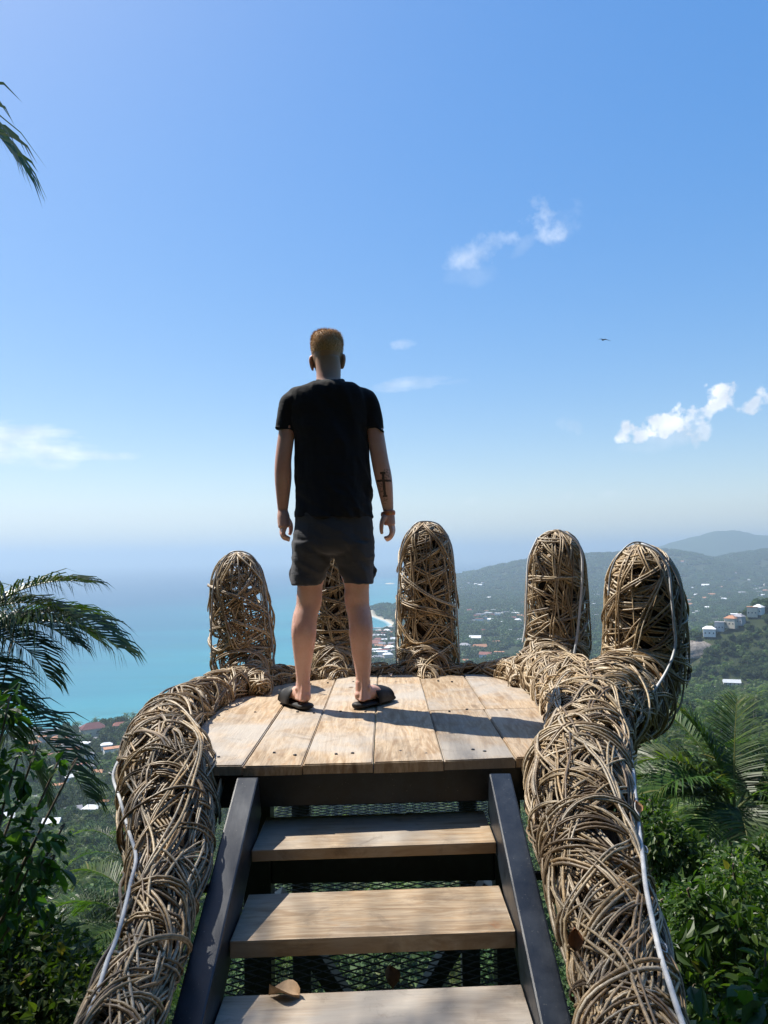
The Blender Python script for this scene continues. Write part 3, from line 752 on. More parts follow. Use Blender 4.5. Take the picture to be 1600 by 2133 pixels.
house(240, 1760, 5, 4, 4, 'wall_blue', 'roof_white', 'flat', 'pale blue house at the left arm\'s bulge', rz=.2, windows=2)
house(178, 1672, 5, 4, 2.6, 'wall_cream', 'roof_orange', 'gable', 'tiny tan hut above the frond tip')
house(95, 1578, 6, 5, 3, 'wall_white', 'roof_white', 'flat', 'small white shed in the trees below the temple hall', cat='shed', name='shed')
house(196, 1600, 8, 6, 3, 'wall_white', 'roof_grey', 'gable', 'white cottage among the trees left of the arm')
house(205, 1615, 7, 5, 3, 'wall_cream', 'roof_orange', 'gable', 'cottage with orange roof just left of the woven arm')
house(1057, 1249, 24, 10, 7, 'wall_white', 'roof_white', 'flat', 'gleaming white warehouse alone on the valley slope', cat='warehouse', rz=0, name='warehouse')
house(1525, 1430, 13, 7, 3.2, 'wall_grey', 'roof_pale', 'gable', 'long white-roofed building among the coconut palms', rz=.1, windows=4)
house(1485, 1447, 8, 5, 3, 'wall_white', 'roof_white', 'gable', 'small white roof left of the long one in the palms', rz=.1)
for i, (x, y, w) in enumerate([(1478, 1303, 12), (1500, 1293, 9), (1524, 1283, 11), (1534, 1273, 10), (1541, 1278, 9), (1568, 1264, 10), (1581, 1256, 9)]):
    house(x, y + 25, w * .9, 8, 7.5 + i % 3, ['wall_white', 'wall_grey', 'wall_cream'][i % 3], ['roof_white', 'roof_grey', 'roof_orange'][i % 3], 'flat' if i % 2 else 'hip',
          ['white villa lowest on the right hillside', 'grey villa second lowest on the right hillside', 'cream villa with terrace left in the hillside cluster', 'pale villa highest in the hillside cluster',
           'grey-roofed villa right in the hillside cluster', 'cream villa near the top of the right hillside', 'topmost villa on the right hillside'][i], 'villas on the right hillside', 'villa', windows=3, name='villa')
town = [(785, 1312), (792, 1320), (799, 1326), (806, 1318), (812, 1332), (788, 1338), (796, 1346), (804, 1352), (815, 1345), (820, 1360), (783, 1360), (792, 1366), (808, 1371), (818, 1322), (787, 1379)]
vall = [(1002, 1284), (1010, 1290), (1017, 1280), (1024, 1286), (1031, 1293), (1038, 1282), (1046, 1289), (1053, 1280), (1061, 1287), (1068, 1293), (1075, 1282), (1083, 1288), (985, 1297), (1048, 1301), (1028, 1275),
        (975, 1217), (983, 1212), (991, 1219), (1000, 1222), (1008, 1215), (1065, 1228), (1081, 1230), (960, 1228), (1073, 1262), (1090, 1260), (968, 1352), (990, 1335), (1085, 1340), (1012, 1370), (1040, 1366),
        (1240, 1285), (1238, 1262), (1245, 1242)]
rtown = [(1428, 1247), (1436, 1254), (1446, 1250), (1456, 1256), (1463, 1242), (1475, 1236), (1430, 1278), (1442, 1282), (1458, 1277), (1500, 1248), (1508, 1252), (1546, 1239), (1560, 1234), (1573, 1231), (1586, 1229),
         (1597, 1233), (1575, 1245), (1590, 1243), (1532, 1195), (1583, 1200), (1592, 1206), (1420, 1172), (1470, 1222), (1530, 1223)]
shore = [(40, 1552), (72, 1556), (88, 1549), (140, 1566), (175, 1560), (205, 1552), (222, 1562), (152, 1578), (186, 1584), (112, 1590), (60, 1575), (235, 1575), (170, 1610), (128, 1612), (150, 1635), (205, 1645), (120, 1650), (190, 1700), (215, 1690)]
town += [(781, 1330), (801, 1338), (811, 1312), (823, 1338), (789, 1352), (814, 1356), (800, 1362), (784, 1345), (821, 1350), (795, 1331)]
vall += [(1012, 1276), (1022, 1294), (1035, 1288), (1043, 1295), (1057, 1292), (1071, 1277), (1079, 1295), (994, 1288), (998, 1294), (965, 1262), (978, 1276), (1020, 1250), (1035, 1240), (1095, 1300), (1005, 1318), (1060, 1320), (1030, 1345), (975, 1310), (1226, 1300), (970, 1385), (1000, 1352)]
rtown += [(1433, 1262), (1450, 1242), (1468, 1250), (1483, 1243), (1492, 1262), (1515, 1240), (1540, 1228), (1552, 1246), (1567, 1222), (1580, 1236), (1595, 1220), (1440, 1228), (1500, 1225), (1510, 1212), (1560, 1210), (1475, 1270)]
for lst, lab, grp, size in ((shore, 'small pale house among the trees of the shore town at the left', 'houses of the shore town', 8), (town, 'tiny pale house in the beach town beyond the right leg', 'houses of the beach town', 13), (vall, 'tiny pale house in the hazy valley between two woven fingers', 'houses in the hazy valley', 14),
                            (rtown, 'tiny pale house in the plain right of the woven thumb', 'houses in the right plain', 15)):
    for i, (x, y) in enumerate(lst):
        w = size * random.uniform(.7, 1.5)
        if (i * 7) % 11 == 0: w *= 1.6
        house(x, y, w, w * .6, random.uniform(4, 7), random.choice(['wall_white', 'wall_white', 'wall_cream']), random.choice(['roof_white', 'roof_white', 'roof_grey', 'roof_orange', 'roof_red']), random.choice(['hip', 'gable', 'flat']), lab, grp)

# bare granite slab on the hillside
def rock_face():
    p = hit(1440, 1362); n, m_ = 26, 14
    u, v = np.meshgrid(np.linspace(0, 2 * math.pi, n, endpoint=False), np.linspace(0, math.pi / 2, m_))
    rr = 1 + .25 * (fbm(u * 1.6, v * 3, 31) - .5)
    X = 27 * np.cos(u) * np.cos(v) * rr; Y = 18 * np.sin(u) * np.cos(v) * rr; Z = 13 * np.sin(v) * rr + X * .12
    V = np.stack([X, Y, Z], -1).reshape(-1, 3); i = np.arange(m_ - 1)[:, None]; j = np.arange(n)[None]; j2 = (j + 1) % n
    q = np.stack([i * n + j, i * n + j2, (i + 1) * n + j2, (i + 1) * n + j], -1).reshape(-1, 4)
    s = NT('granite'); co = s.coords()
    st = s.noise(s.mapping(co, (.25, .25, .04)), 3.0, 5, .65, .5); nz = s.noise(co, .35, 6, .65)
    c = s.mix(s.ramp(nz, [(.35, (0, 0, 0)), (.65, (1, 1, 1))]), (.13, .11, .095), (.27, .235, .205))
    c = s.mix(s.ramp(st, [(.55, (0, 0, 0)), (.7, (.8, .8, .8))]), c, (.40, .37, .33))
    s.bump(nz, .8, 1.0); s.set(color=c, rough=.85, spec=.2)
    o = obj('rock_face', mesh_np('rock_face', V, q), s.m, None, (p[0] + 4, p[1] + 6, p[2] - 2))
    HOUSE_SPOTS.append((p[0] + 1, p[1] - 1, 13))
    tag(o, 'bare grey granite slab on the wooded hillside right of the thumb', 'rock')
rock_face()

# ------------------------------------------------------------------ individual palms and trees further off
crowns = [palm_crown_mesh('palm_crown_%d' % q, 60 + q) for q in range(3)]
trunks = [trunk_mesh('palm_stem_%d' % q, 11 + q, .19, .6 + q * .5) for q in range(2)]
for m_ in crowns: m_.materials.append(M['palm_far'])
for m_ in trunks: m_.materials.append(M['palm_trunk'])
def far_palm(x, y, top, scale, q, label, group):
    gz = float(height(np.array([x]), np.array([y]))[0])
    root = empty('coconut_palm', (x, y, gz + top), q * 1.7); root.scale = (scale,) * 3
    obj('crown', crowns[q % 3], None, root); t = obj('trunk', trunks[q % 2], None, root)
    t.scale = (1, 1, (top + 1) / (11 + q % 2) / scale)
    return tag(root, label, 'palm tree', group)
r_ = np.random.default_rng(77)
spots = []
for q in range(64):
    y = 78 + 260 * r_.random() ** 1.2; x = y * (.32 + .2 * r_.random())
    spots.append((x, y))
for i, (x, y) in enumerate(spots):
    if any(np.hypot(x - a, y - b) < c for a, b, c in HOUSE_SPOTS): continue
    far_palm(x, y, 9.0 + 4.5 * r_.random(), .9 + .3 * r_.random(), i, 'coconut palm in the sunny palm grove on the right slope', 'palms of the right grove')
for i in range(16):
    y = 45 + 70 * r_.random(); x = -y * (.30 + .2 * r_.random())
    far_palm(x, y, 6.5 + 3 * r_.random(), .8 + .25 * r_.random(), i, 'coconut palm in the shady grove on the lower left slope', 'palms of the left grove')
pt = hit(1558, 1400)
far_palm(pt[0], pt[1], 13, 1.15, 1, 'tall lone coconut palm right of the long white roof', None)
k1 = [crown_mesh('tree_kind_%d' % q, 950, .55, 80 + q, 3.4, 6.5, 8) for q in range(4)]
for i, (x, y, sc, lab) in enumerate([(226, 1540, 1.75, 'tallest tree on the shore right of the temple hall'), (205, 1535, .9, 'smaller tree at the foot of the tallest shore tree'), (80, 1535, 1.2, 'round tree on the shore left of the white roof'),
                                     (128, 1548, 1.15, 'bushy tree between the white roof and the temple hall'), (166, 1542, 1.0, 'tree hiding the left end of the temple hall'), (30, 1545, .9, 'low tree on the shore near the left edge'),
                                     (240, 1545, .8, 'small tree under the red pavilion roof'), (285, 1520, .95, 'tree at the shore touching the woven arm')]):
    p = hit(x, y); root = empty('shore_tree', (p[0], p[1], p[2] + .5), i * 1.1); root.scale = (sc, sc, sc * 1.1)
    obj('crown', k1[i % 4], None, root)
    obj('trunk', branch_mesh('trunk', [([(0, 0, -2), (.1, 0, 1), (.2, .1, 3.5)], .35, .2)]), M['bark'], root)
    tag(root, lab, 'tree')

def woods():
    near = [crown_mesh('thicket_kind_%d' % q, 1500, .30, 120 + q, 2.2, 4.2, 8) for q in range(3)]
    x, y, r = polar_pts(2600, 10, 95, -36, 36, 1.25, 1)
    ok = (y > 8) & ~((np.abs(x) < 2.2) & (y < 9)); x, y = x[ok], y[ok]
    scl = .35 + .75 * np.clip(y / 60, 0, 1) + .25 * r.random(len(x))
    z = height(x, y) - 1.2 * scl
    # keep tops under the sight line towards the valley and the grove
    lim = EYE[2] - y * np.where(x / y > .2, .30, .40) - 1.0
    scl = np.minimum(scl, np.clip((lim - z) / 6.4, .12, 9))
    scatter_object('thicket', 'dense green thicket covering the slope just below the platform', np.stack([x, y, z], -1), scl, r.random(len(x)) * 6.28, r.integers(0, 3, len(x)), near)
    x, y, r = polar_pts(24000, 85, 950, -34, 36, 1.75, 2)
    ok = keep_clear(x, y, coast_sd(x, y)); x, y = x[ok], y[ok]
    ok = hash_noise(x / 38, y / 38, 5) * .6 + r.random(len(x)) * .4 > .22; x, y = x[ok], y[ok]
    ok = ~((x / y > .28) & (y < 360) & (r.random(len(x)) < .55)); x, y = x[ok], y[ok]
    scl = .6 + .6 * r.random(len(x)) + .9 * r.random(len(x)) ** 4; scl = np.where((x / y > .28) & (y < 360), scl * .75, scl)
    z = height(x, y) - 1.5
    pm = len(k1)
    idx = np.where(r.random(len(x)) < .12, pm + r.integers(0, 2, len(x)), r.integers(0, 4, len(x)))
    pk = []
    for q in range(2):                                             # a palm with its stem for the mixed wood
        V = np.concatenate([np.array([v.co[:] for v in crowns[q].vertices])]); m2 = crowns[q].copy()
        m2.vertices.foreach_set('co', (V + [0, 0, 7.5]).astype(np.float32).ravel()); pk.append(m2)
    scatter_object('wood', 'mixed green wood covering the hillside and the coastal plain', np.stack([x, y, z], -1), scl, r.random(len(x)) * 6.28, idx, k1 + pk)
    # the wooded hillside behind the viewer
    x, y, r = polar_pts(340, 6.5, 60, 102, 258, 1.5, 4)
    scatter_object('hillside_wood', 'wood on the hillside behind the stairs', np.stack([x, y, height(x, y) - 1], -1), 1.25 + .9 * r.random(len(x)), r.random(len(x)) * 6.28, r.integers(0, 4, len(x)), k1)
    # beyond a kilometre whole groups of crowns
    far = [crown_mesh('grove_kind_%d' % q, 420, 2.2, 140 + q, 10.0, 7.0, 16) for q in range(4)]
    x, y, r = polar_pts(9000, 880, 4600, -12, 31, 1.35, 3)
    ok = keep_clear(x, y, coast_sd(x, y)); x, y = x[ok], y[ok]
    ok = hash_noise(x / 120, y / 120, 6) * .6 + r.random(len(x)) * .4 > .2; x, y = x[ok], y[ok]
    scl = .7 + .5 * r.random(len(x)) + y / 9000
    scatter_object('far_wood', 'hazy far wood over the valley and its hills', np.stack([x, y, height(x, y) - 2], -1), scl, r.random(len(x)) * 6.28, r.integers(0, 4, len(x)), far)
woods()

# ------------------------------------------------------------------ lookout platform
outline = [(-.70, 2.765), (-.50, 2.76), (-.05, 2.775), (.45, 2.805), (.57, 2.815), (.70, 3.10), (.74, 3.6), (.74, 4.2), (.70, 4.72), (.2, 4.76), (-.33, 4.70), (-.58, 4.5), (-.74, 4.28), (-.81, 4.0), (-.82, 3.5), (-.79, 3.1)]
def clip_poly(poly, axis, val, keep_less):
    out = []
    for i in range(len(poly)):
        a, b = poly[i], poly[(i + 1) % len(poly)]
        ia = (a[axis] <= val) == keep_less; ib = (b[axis] <= val) == keep_less
        if ia: out.append(a)
        if ia != ib:
            t = (val - a[axis]) / (b[axis] - a[axis]); out.append((a[0] + t * (b[0] - a[0]), a[1] + t * (b[1] - a[1])))
    return out
def plank_mesh(x0, x1, y0, y1, front, dz):
    p = [(x, y - front if y < 3.0 else y) for x, y in outline]
    p = clip_poly(p, 0, x0 + .0022, False); p = clip_poly(p, 0, x1 - .0022, True)
    p = clip_poly(p, 1, y0, False); p = clip_poly(p, 1, y1, True)
    bm = bmesh.new(); vs = [bm.verts.new((x, y, -.036)) for x, y in p]
    f = bm.faces.new(vs); bmesh.ops.recalc_face_normals(bm, faces=[f])
    r = bmesh.ops.extrude_face_region(bm, geom=[f])
    for v in r['geom']:
        if isinstance(v, bmesh.types.BMVert): v.co.z = dz + random.uniform(-.001, .001)
    bm.normal_update()
    top = [e for e in bm.edges if e.verts[0].co.z > -.02 and e.verts[1].co.z > -.02]
    bmesh.ops.bevel(bm, geom=top, offset=.004, segments=2, affect='EDGES')
    return bm_mesh('plank', bm)
plat = empty('lookout_platform', (0, 0, 0))
tag(plat, 'weathered plank platform on a black frame that the person stands on', 'platform')
ed = [-.9, -.512, -.302, -.052, .199, .458, .9]
for i in range(6):
    fr = [.0, .012, .006, .014, .004, .0][i]; dz = [0, -.003, .0, .002, -.002, .001][i]
    if i in (4, 5):
        obj('plank', plank_mesh(ed[i], ed[i + 1] + (.0 if i == 4 else 0), 2, 3.678, fr, dz), M['plank'], plat)
        obj('plank', plank_mesh(ed[i] + (.012 if i == 5 else 0), ed[i + 1] + (.012 if i == 4 else 0), 3.684, 9, 0, dz - .0015), M['plank'], plat)
    elif i in (0, 1):
        j = 3.72 if i == 0 else 3.735
        obj('plank', plank_mesh(ed[i] , ed[i + 1], 2, 9, fr, dz), M['plank'], plat)
    else:
        obj('plank', plank_mesh(ed[i], ed[i + 1], 2, 9, fr, dz), M['plank'], plat)
nm_ = bm_mesh('nail', box_bm((-.005, -.005, -.004), (.005, .005, .002), .001))
for x in (-.62, -.42, -.36, -.20, -.12, .06, .13, .30, .37, .55):
    for y in (2.90, 3.66, 4.50):
        if abs(x) > .5 and y > 4.4: continue
        o = obj('nail', nm_, M['steel'], plat, (x + random.uniform(-.02, .02), y + random.uniform(-.03, .03), .0015)); o.rotation_euler.z = random.random()
def bar(name, a, b, w, h, parent, mat='steel', bevel=.004, up=(0, 0, 1)):
    return obj(name, bm_mesh(name, beam_bm(a, b, w, h, up, bevel)), M[mat], parent)
bar('frame_beam', (-.70, 2.825, -.099), (.55, 2.87, -.099), .06, .125, plat)
bar('frame_beam', (-.66, 4.55, -.113), (.62, 4.55, -.113), .06, .12, plat)
bar('frame_beam', (-.60, 2.9, -.115), (-.60, 4.5, -.115), .06, .12, plat)
bar('frame_beam', (.52, 2.95, -.115), (.52, 4.5, -.115), .06, .12, plat)
for x in (-.49, .44):
    bar('post', (x, 2.96, -3.2), (x, 2.96, -.176), .10, .10, plat, up=(0, 1, 0))
    bar('post', (x, 4.40, -5.4), (x, 4.40, -.176), .10, .10, plat, up=(0, 1, 0))
bar('cross_beam', (-.44, 2.96, -.43), (.39, 2.96, -.43), .07, .10, plat)
bar('brace', (-.44, 3.02, -.56), (.0, 3.02, -1.22), .06, .085, plat, up=(0, 1, 0))
bar('brace', (.39, 3.10, -.56), (-.02, 3.10, -1.22), .06, .085, plat, up=(0, 1, 0))
def wire_mesh():
    x0, x1, y0, y1 = -.60, .53, 2.25, 4.60; dx, dy = .084, .044
    Vs, Fs, off = [], [], 0
    for sgn in (1, -1):
        for k in np.arange(-200, 400):
            # lines y = y0 + sgn * (dy/dx) * (x - xs)
            xs = x0 + k * dx; sl = sgn * dy / dx * 1.0
            xa, xb = x0, x1; ya = y0 + sl * (xa - xs); yb = y0 + sl * (xb - xs)
            if sl > 0: lo, hi = (ya, yb)
            else: lo, hi = (yb, ya)
            if hi < y0 or lo > y1: continue
            ta = np.clip((y0 - ya) / (yb - ya), 0, 1); tb = np.clip((y1 - ya) / (yb - ya), 0, 1)
            t0, t1 = min(ta, tb), max(ta, tb)
            if t1 - t0 < .01: continue
            p = np.array([[xa + (xb - xa) * t, ya + (yb - ya) * t] for t in (t0, t1)])
            d = p[1] - p[0]; nn = np.array([-d[1], d[0]]); nn = nn / np.linalg.norm(nn) * .0015
            z = -.62
            V = [(*(p[0] - nn), z), (*(p[1] - nn), z), (*(p[1] + nn), z), (*(p[0] + nn), z)]
            V = V + [(a, b, c + .004) for a, b, c in V]
            Vs.append(np.array(V)); Fs.append(np.array([[0, 1, 2, 3], [7, 6, 5, 4], [0, 4, 5, 1], [3, 2, 6, 7]]) + off); off += 8
    o = obj('wire_mesh', mesh_np('wire_mesh', np.concatenate(Vs), np.concatenate(Fs), False), M['steel'], plat)
    o['kind'] = 'stuff'
wire_mesh()

# ------------------------------------------------------------------ stairs
st = empty('staircase', (0, 1.2, -.95)); st_off = Vector((0, -1.2, .95))
tag(st, 'open staircase with wooden treads between black steel stringers leading up to the platform', 'stairs')
def spart(name, me, mat):
    o = obj(name, me, M[mat], st); o.location = st_off; return o
sl = .4167
for x in (-.49, .39):
    a = (x, .55, -.03 - (2.74 - .55) * sl - .085); b = (x, 2.76, -.022 - .085)
    spart('stringer', bm_mesh('stringer', beam_bm(a, b, .076, .16, (0, 0, 1), .006)), 'steel')
for i, (yf, yb, z, th) in enumerate([(2.555, 2.87, -.213, .036), (2.205, 2.505, -.328, .046), (1.80, 2.135, -.432, .046), (1.45, 1.74, -.545, .046), (1.10, 1.39, -.665, .046)]):
    bm = box_bm((-.4485, yf, -th), (.3485, yb, 0), .004)
    for v in bm.verts:
        v.co.z += z + (v.co.x + .05) * .016 + random.uniform(-.0015, .0015); v.co.y += (v.co.x + .05) * .012 + .006 * math.sin(v.co.x * 9 + i)
    spart('tread', bm_mesh('tread', bm), 'tread' if 'tread' in M else 'plank')
for (x0, x1, y, z) in [(-.53, -.66, 2.42, -.28), (-.53, -.70, 1.98, -.46), (.43, .60, 2.45, -.27), (.43, .62, 1.95, -.46)]:
    spart('bracket', bm_mesh('bracket', beam_bm((x0, y, z), (x1, y, z), .022, .022)), 'steel')
def dry_leaf(loc, size, rz, label, tilt=.2, color=(.30, .17, .08)):
    n = 7; t = np.linspace(0, 1, n); w = np.sin(t * math.pi) ** .75 * .36
    V = []
    for i in range(n):
        for q, s in enumerate((-1, -.5, 0, .5, 1)):
            V.append((s * w[i] * size, (t[i] - .5) * size, size * (.22 * abs(s) ** 1.5 * (1 + .4 * math.sin(3 * t[i])) + .12 * math.sin(t[i] * 3.1 + s))))
    F = np.array([[i * 5 + q, i * 5 + q + 1, (i + 1) * 5 + q + 1, (i + 1) * 5 + q] for i in range(n - 1) for q in range(4)])
    o = obj('dry_leaf', mesh_np('dry_leaf', np.array(V), F), mat_plain('dry_leaf', color, .7, .2, .35, 25), None, loc)
    o.rotation_euler = (tilt, .1, rz)
    return tag(o, label, 'leaf', 'fallen dry leaves')
dry_leaf((-.285, 2.105, -.434), .085, 1.4, 'curled tan leaf at the back edge of the lowest tread in view', .03, (.42, .29, .18))
dry_leaf((.22, 2.95, -.60), .07, .6, 'small reddish brown leaf on the wire mesh behind the top tread', .6, (.22, .10, .05))
dry_leaf((.0, 2.50, -.60), .07, .2, 'brown leaf on the wire mesh at the centre under the treads', .6, (.25, .15, .08))
dry_leaf((.02, 4.66, .012), .045, .4, 'tiny pale leaf at the back edge of the platform', .1, (.6, .5, .42))

# ------------------------------------------------------------------ the woven hand
class Tube:
    def __init__(s, pts, radii, n=160, dome=0.0):
        P = smooth_poly(pts, n); seg = np.linalg.norm(np.diff(P, axis=0), axis=1); L = np.concatenate([[0], np.cumsum(seg)])
        R = np.interp(np.linspace(0, len(pts) - 1, n), np.arange(len(pts)), radii)
        u = np.linspace(0, L[-1], n)
        s.P = np.stack([np.interp(u, L, P[:, k]) for k in range(3)], -1); s.R = np.interp(u, L, R); s.L = L[-1]; s.n = n
        if dome: s.R = s.R * np.sqrt(np.clip(1 - (np.clip(u - (s.L - dome), 0, None) / dome) ** 2, .003, 1))
        T = np.gradient(s.P, axis=0); T /= np.linalg.norm(T, axis=1, keepdims=True); s.T = T
        N = np.zeros_like(T); v = np.array([1., 0, 0]); v -= T[0] * (v @ T[0]); N[0] = v / np.linalg.norm(v)
        for i in range(1, n):
            v = N[i - 1] - T[i] * (N[i - 1] @ T[i]); N[i] = v / np.linalg.norm(v)
        s.N = N; s.B = np.cross(T, N)
    def frame(s, u):
        x = np.clip(u / s.L, 0, 1) * (s.n - 1); i = np.clip(x.astype(int), 0, s.n - 2); f = x - i
        lerp = lambda A: A[i] * (1 - f[..., None]) + A[i + 1] * f[..., None]
        return lerp(s.P), lerp(s.N), lerp(s.B), s.R[i] * (1 - f) + s.R[i + 1] * f
    def point(s, u, th, off):
        P, N, B, R = s.frame(u)
        nr = np.cos(th)[..., None] * N + np.sin(th)[..., None] * B
        return P + nr * np.maximum(R + off, .004)[..., None], nr
    def grow(s, n, steps, step, layer, phi0, phi_sd, bend, seed, u0=0.0, u1=None, wob=.008, pair=2, gap=.0125, mem=.965):
        """vines that wander over the tube's skin, in small parallel bundles."""
        r = np.random.default_rng(seed); u1 = s.L if u1 is None else u1
        ng = max(1, n // pair)
        u = u0 + (u1 - u0) * r.random(ng); th = 2 * math.pi * r.random(ng)
        ph = phi0 + phi_sd * r.normal(size=ng) + math.pi * (r.random(ng) > .5)
        mir = np.where(r.random(ng) > .5, 1, -1); ph = ph * mir
        kap = bend * r.normal(size=ng)
        lay = layer[0] + (layer[1] - layer[0]) * r.random(ng); p1, p2, fq = r.random(ng) * 6.3, r.random(ng) * 6.3, 1.2 + 2.2 * r.random(ng)
        us, ts, os_, phs = [], [], [], []
        for k in range(steps):
            _, _, _, R = s.frame(u)
            us.append(u.copy()); ts.append(th.copy()); phs.append(ph.copy())
            os_.append(lay + wob * np.sin(p1 + fq * k * step * 9) + .2 * wob * np.sin(p2 + fq * 15 * k * step))
            u = u + np.cos(ph) * step; th = th + np.sin(ph) * step / np.maximum(R, .075)
            ph = ph + kap * step
            kap = mem * kap + (1 - mem) * 3.5 * bend * r.normal(size=ng)
            over = u > u1; ph = np.where(over, math.pi - ph, ph); u = np.where(over, 2 * u1 - u, u)
            under = u < u0; ph = np.where(under, math.pi - ph, ph); u = np.where(under, 2 * u0 - u, u)
        U = np.stack(us, 1); TH = np.stack(ts, 1); O = np.stack(os_, 1); PH = np.stack(phs, 1)
        Ps, Ns = [], []
        for q in range(pair):
            e = (q - (pair - 1) / 2) * gap
            Rr = np.maximum(s.frame(U)[3], .06)
            jit = .35 * gap * np.sin(np.linspace(0, 9, steps)[None] + r.random((ng, 1)) * 6)
            p, nr = s.point(np.clip(U - np.sin(PH) * (e + jit), 0, s.L), TH + np.cos(PH) * (e + jit) / Rr, O + r.normal(0, .002, (ng, 1)))
            Ps.append(p); Ns.append(nr)
        return np.concatenate(Ps), np.concatenate(Ns)
def vine_mesh(name, P, N, rad, seed, sides=5):
    r = np.random.default_rng(seed); Vn, n, _ = P.shape
    base = rad * (.74 + .5 * r.random(Vn))
    prof = np.ones(n); prof[0] = .55; prof[-1] = .4
    rr = base[:, None] * prof[None] * (1 + .06 * np.sin(np.arange(n)[None] * .9 + r.random((Vn, 1)) * 6))
    V, F = tube_np(P, N, rr, sides)
    rn = np.clip(r.beta(2.2, 2.0, Vn), 0, 1)
    return mesh_np(name, V, F, True, {'rnd': np.repeat(rn, n * sides)})
hand = empty('woven_hand', (0, 4.0, -.2)); tag(hand, 'giant hand sculpture woven from brown vines holding the platform', 'sculpture')
hoff = Vector((0, -4.0, .2))
def hpart(name, me, parent=hand, stuff=False, off=True):
    o = obj(name, me, M['vine'], parent)
    if off: o.location = hoff
    if stuff: o['kind'] = 'stuff'
    return o
def joined(name, groups, rad, seed, sides=5):
    Vs, Fs, rs, off = [], [], [], 0
    for k, (P, N) in enumerate(groups):
        me_V = P.shape[0]
        r = np.random.default_rng(seed + k); base = rad * (.74 + .5 * r.random(me_V)); n = P.shape[1]
        prof = np.ones(n); prof[0] = .55; prof[-1] = .4
        V, F = tube_np(P, N, base[:, None] * prof[None] * (1 + .06 * np.sin(np.arange(n)[None] * .9 + r.random((me_V, 1)) * 6)), sides)
        Vs.append(V); Fs.append(F + off); off += len(V); rs.append(np.repeat(np.clip(r.beta(2.2, 2.0, me_V), 0, 1), n * sides))
    return mesh_np(name, np.concatenate(Vs), np.concatenate(Fs), True, {'rnd': np.concatenate(rs)})
def pts_of(lst): return [at(x, y, Y) for x, y, Y, _ in lst], [r for _, _, _, r in lst]
def weave(name, tube, area_k, single, seed, finger, dens=1.0, core=0.0, label=None):
    """dense joined weave as the part, its outermost vines as pieces of their own."""
    area = float(np.sum(2 * math.pi * tube.R) * tube.L / tube.n)
    step = .026
    if finger:
        rad = .0042
        def cnt(cov, steps): return max(4, int(cov * area / (2 * rad * step * steps) * dens))
        g = [tube.grow(cnt(.6, 40), 40, step, (-.070, -.03), 1.2, .5, .6, seed, wob=.006, pair=2),
             tube.grow(cnt(.75, 34), 34, step, (-.030, -.006), 1.1, .5, .6, seed + 1, wob=.006, pair=2),
             tube.grow(cnt(.42, 24), 24, step, (-.008, .008), 1.0, .6, .9, seed + 2, wob=.006, pair=2)]
        sg = tube.grow(single, 34, step * 1.15, (.006, .016), 1.1, .55, .7, seed + 3, wob=.006, pair=2)
        # loops that run up one side and over the tip
        loops = []
        r = np.random.default_rng(seed + 9)
        for q in range(16):
            th0 = r.random() * math.pi * 2; ln = .35 + .4 * r.random()
            uu = np.concatenate([np.linspace(tube.L - ln, tube.L - .002, 22), np.linspace(tube.L - .002, tube.L - ln * (.4 + .6 * r.random()), 20)])
            tt = np.concatenate([np.full(22, th0) + np.linspace(.5 * r.normal(), 0, 22), np.full(20, th0 + math.pi) + np.linspace(0, .5 * r.normal(), 20)])
            p, nr = tube.point(uu, tt, np.full(42, .004 + .012 * r.random()))
            k3 = np.ones(5) / 5
            p = np.stack([np.convolve(np.pad(p[:, c], 2, 'edge'), k3, 'valid') for c in range(3)], -1)
            loops.append((p, nr))
        g.append((np.stack([a for a, _ in loops]), np.stack([b for _, b in loops])))
    else:
        rad = .0038
        def cnt(cov, steps): return max(4, int(cov * area / (2 * rad * step * steps) * dens))
        g = [tube.grow(cnt(.9, 44), 44, step, (-.060, -.025), .40, .4, .8, seed, wob=.006, pair=3),
             tube.grow(cnt(.9, 36), 36, step, (-.030, -.006), .42, .45, 1.1, seed + 1, wob=.008, pair=3),
             tube.grow(cnt(.85, 28), 28, step, (-.010, .006), .42, .5, 1.1, seed + 2, wob=.010, pair=2)]
        sg = tube.grow(single, 36, step * 1.1, (.004, .013), .45, .5, 1.4, seed + 3, wob=.006, pair=2)
    o = hpart(name, joined(name, g, rad, seed), stuff=True)
    if label: o['label'] = label
    P, N = sg
    for k in range(len(P)):
        v = hpart('vine', vine_mesh('vine', P[k:k + 1], N[k:k + 1], rad * 1.12, seed * 100 + k, 6), o, off=False)
    if core:  # added dark core: stands for the shade inside the weave, closes see-through gaps
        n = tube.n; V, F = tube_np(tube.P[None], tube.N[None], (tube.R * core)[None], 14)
        c = obj('shade_core', mesh_np('shade_core', V, F, True, {'rnd': np.full(len(V), .05)}), M['shade_core'], o)
    return o
s_ = NT('inner_shade'); cc = s_.coords(); M['shade_core'] = s_.set(color=s_.ramp(s_.noise(s_.mapping(cc, (30, 30, 30)), 2, 5, .7), [(.35, (.02, .014, .009)), (.7, (.075, .05, .03))]), rough=.85, spec=.2)  # near-black brown, the inner shade of the weave put into the colour
armL = [(205, 2330, 1.50, 0.079), (248, 2133, 1.75, 0.078), (305, 2000, 1.95, 0.080), (328, 1900, 2.12, 0.088), (350, 1800, 2.32, 0.116), (352, 1700, 2.56, 0.153), (352, 1615, 2.82, 0.174), (338, 1555, 3.08, .140), (362, 1500, 3.40, .112), (418, 1460, 3.80, .095), (488, 1432, 4.20, 0.098), (560, 1418, 4.50, 0.084), (640, 1410, 4.74, 0.049)]
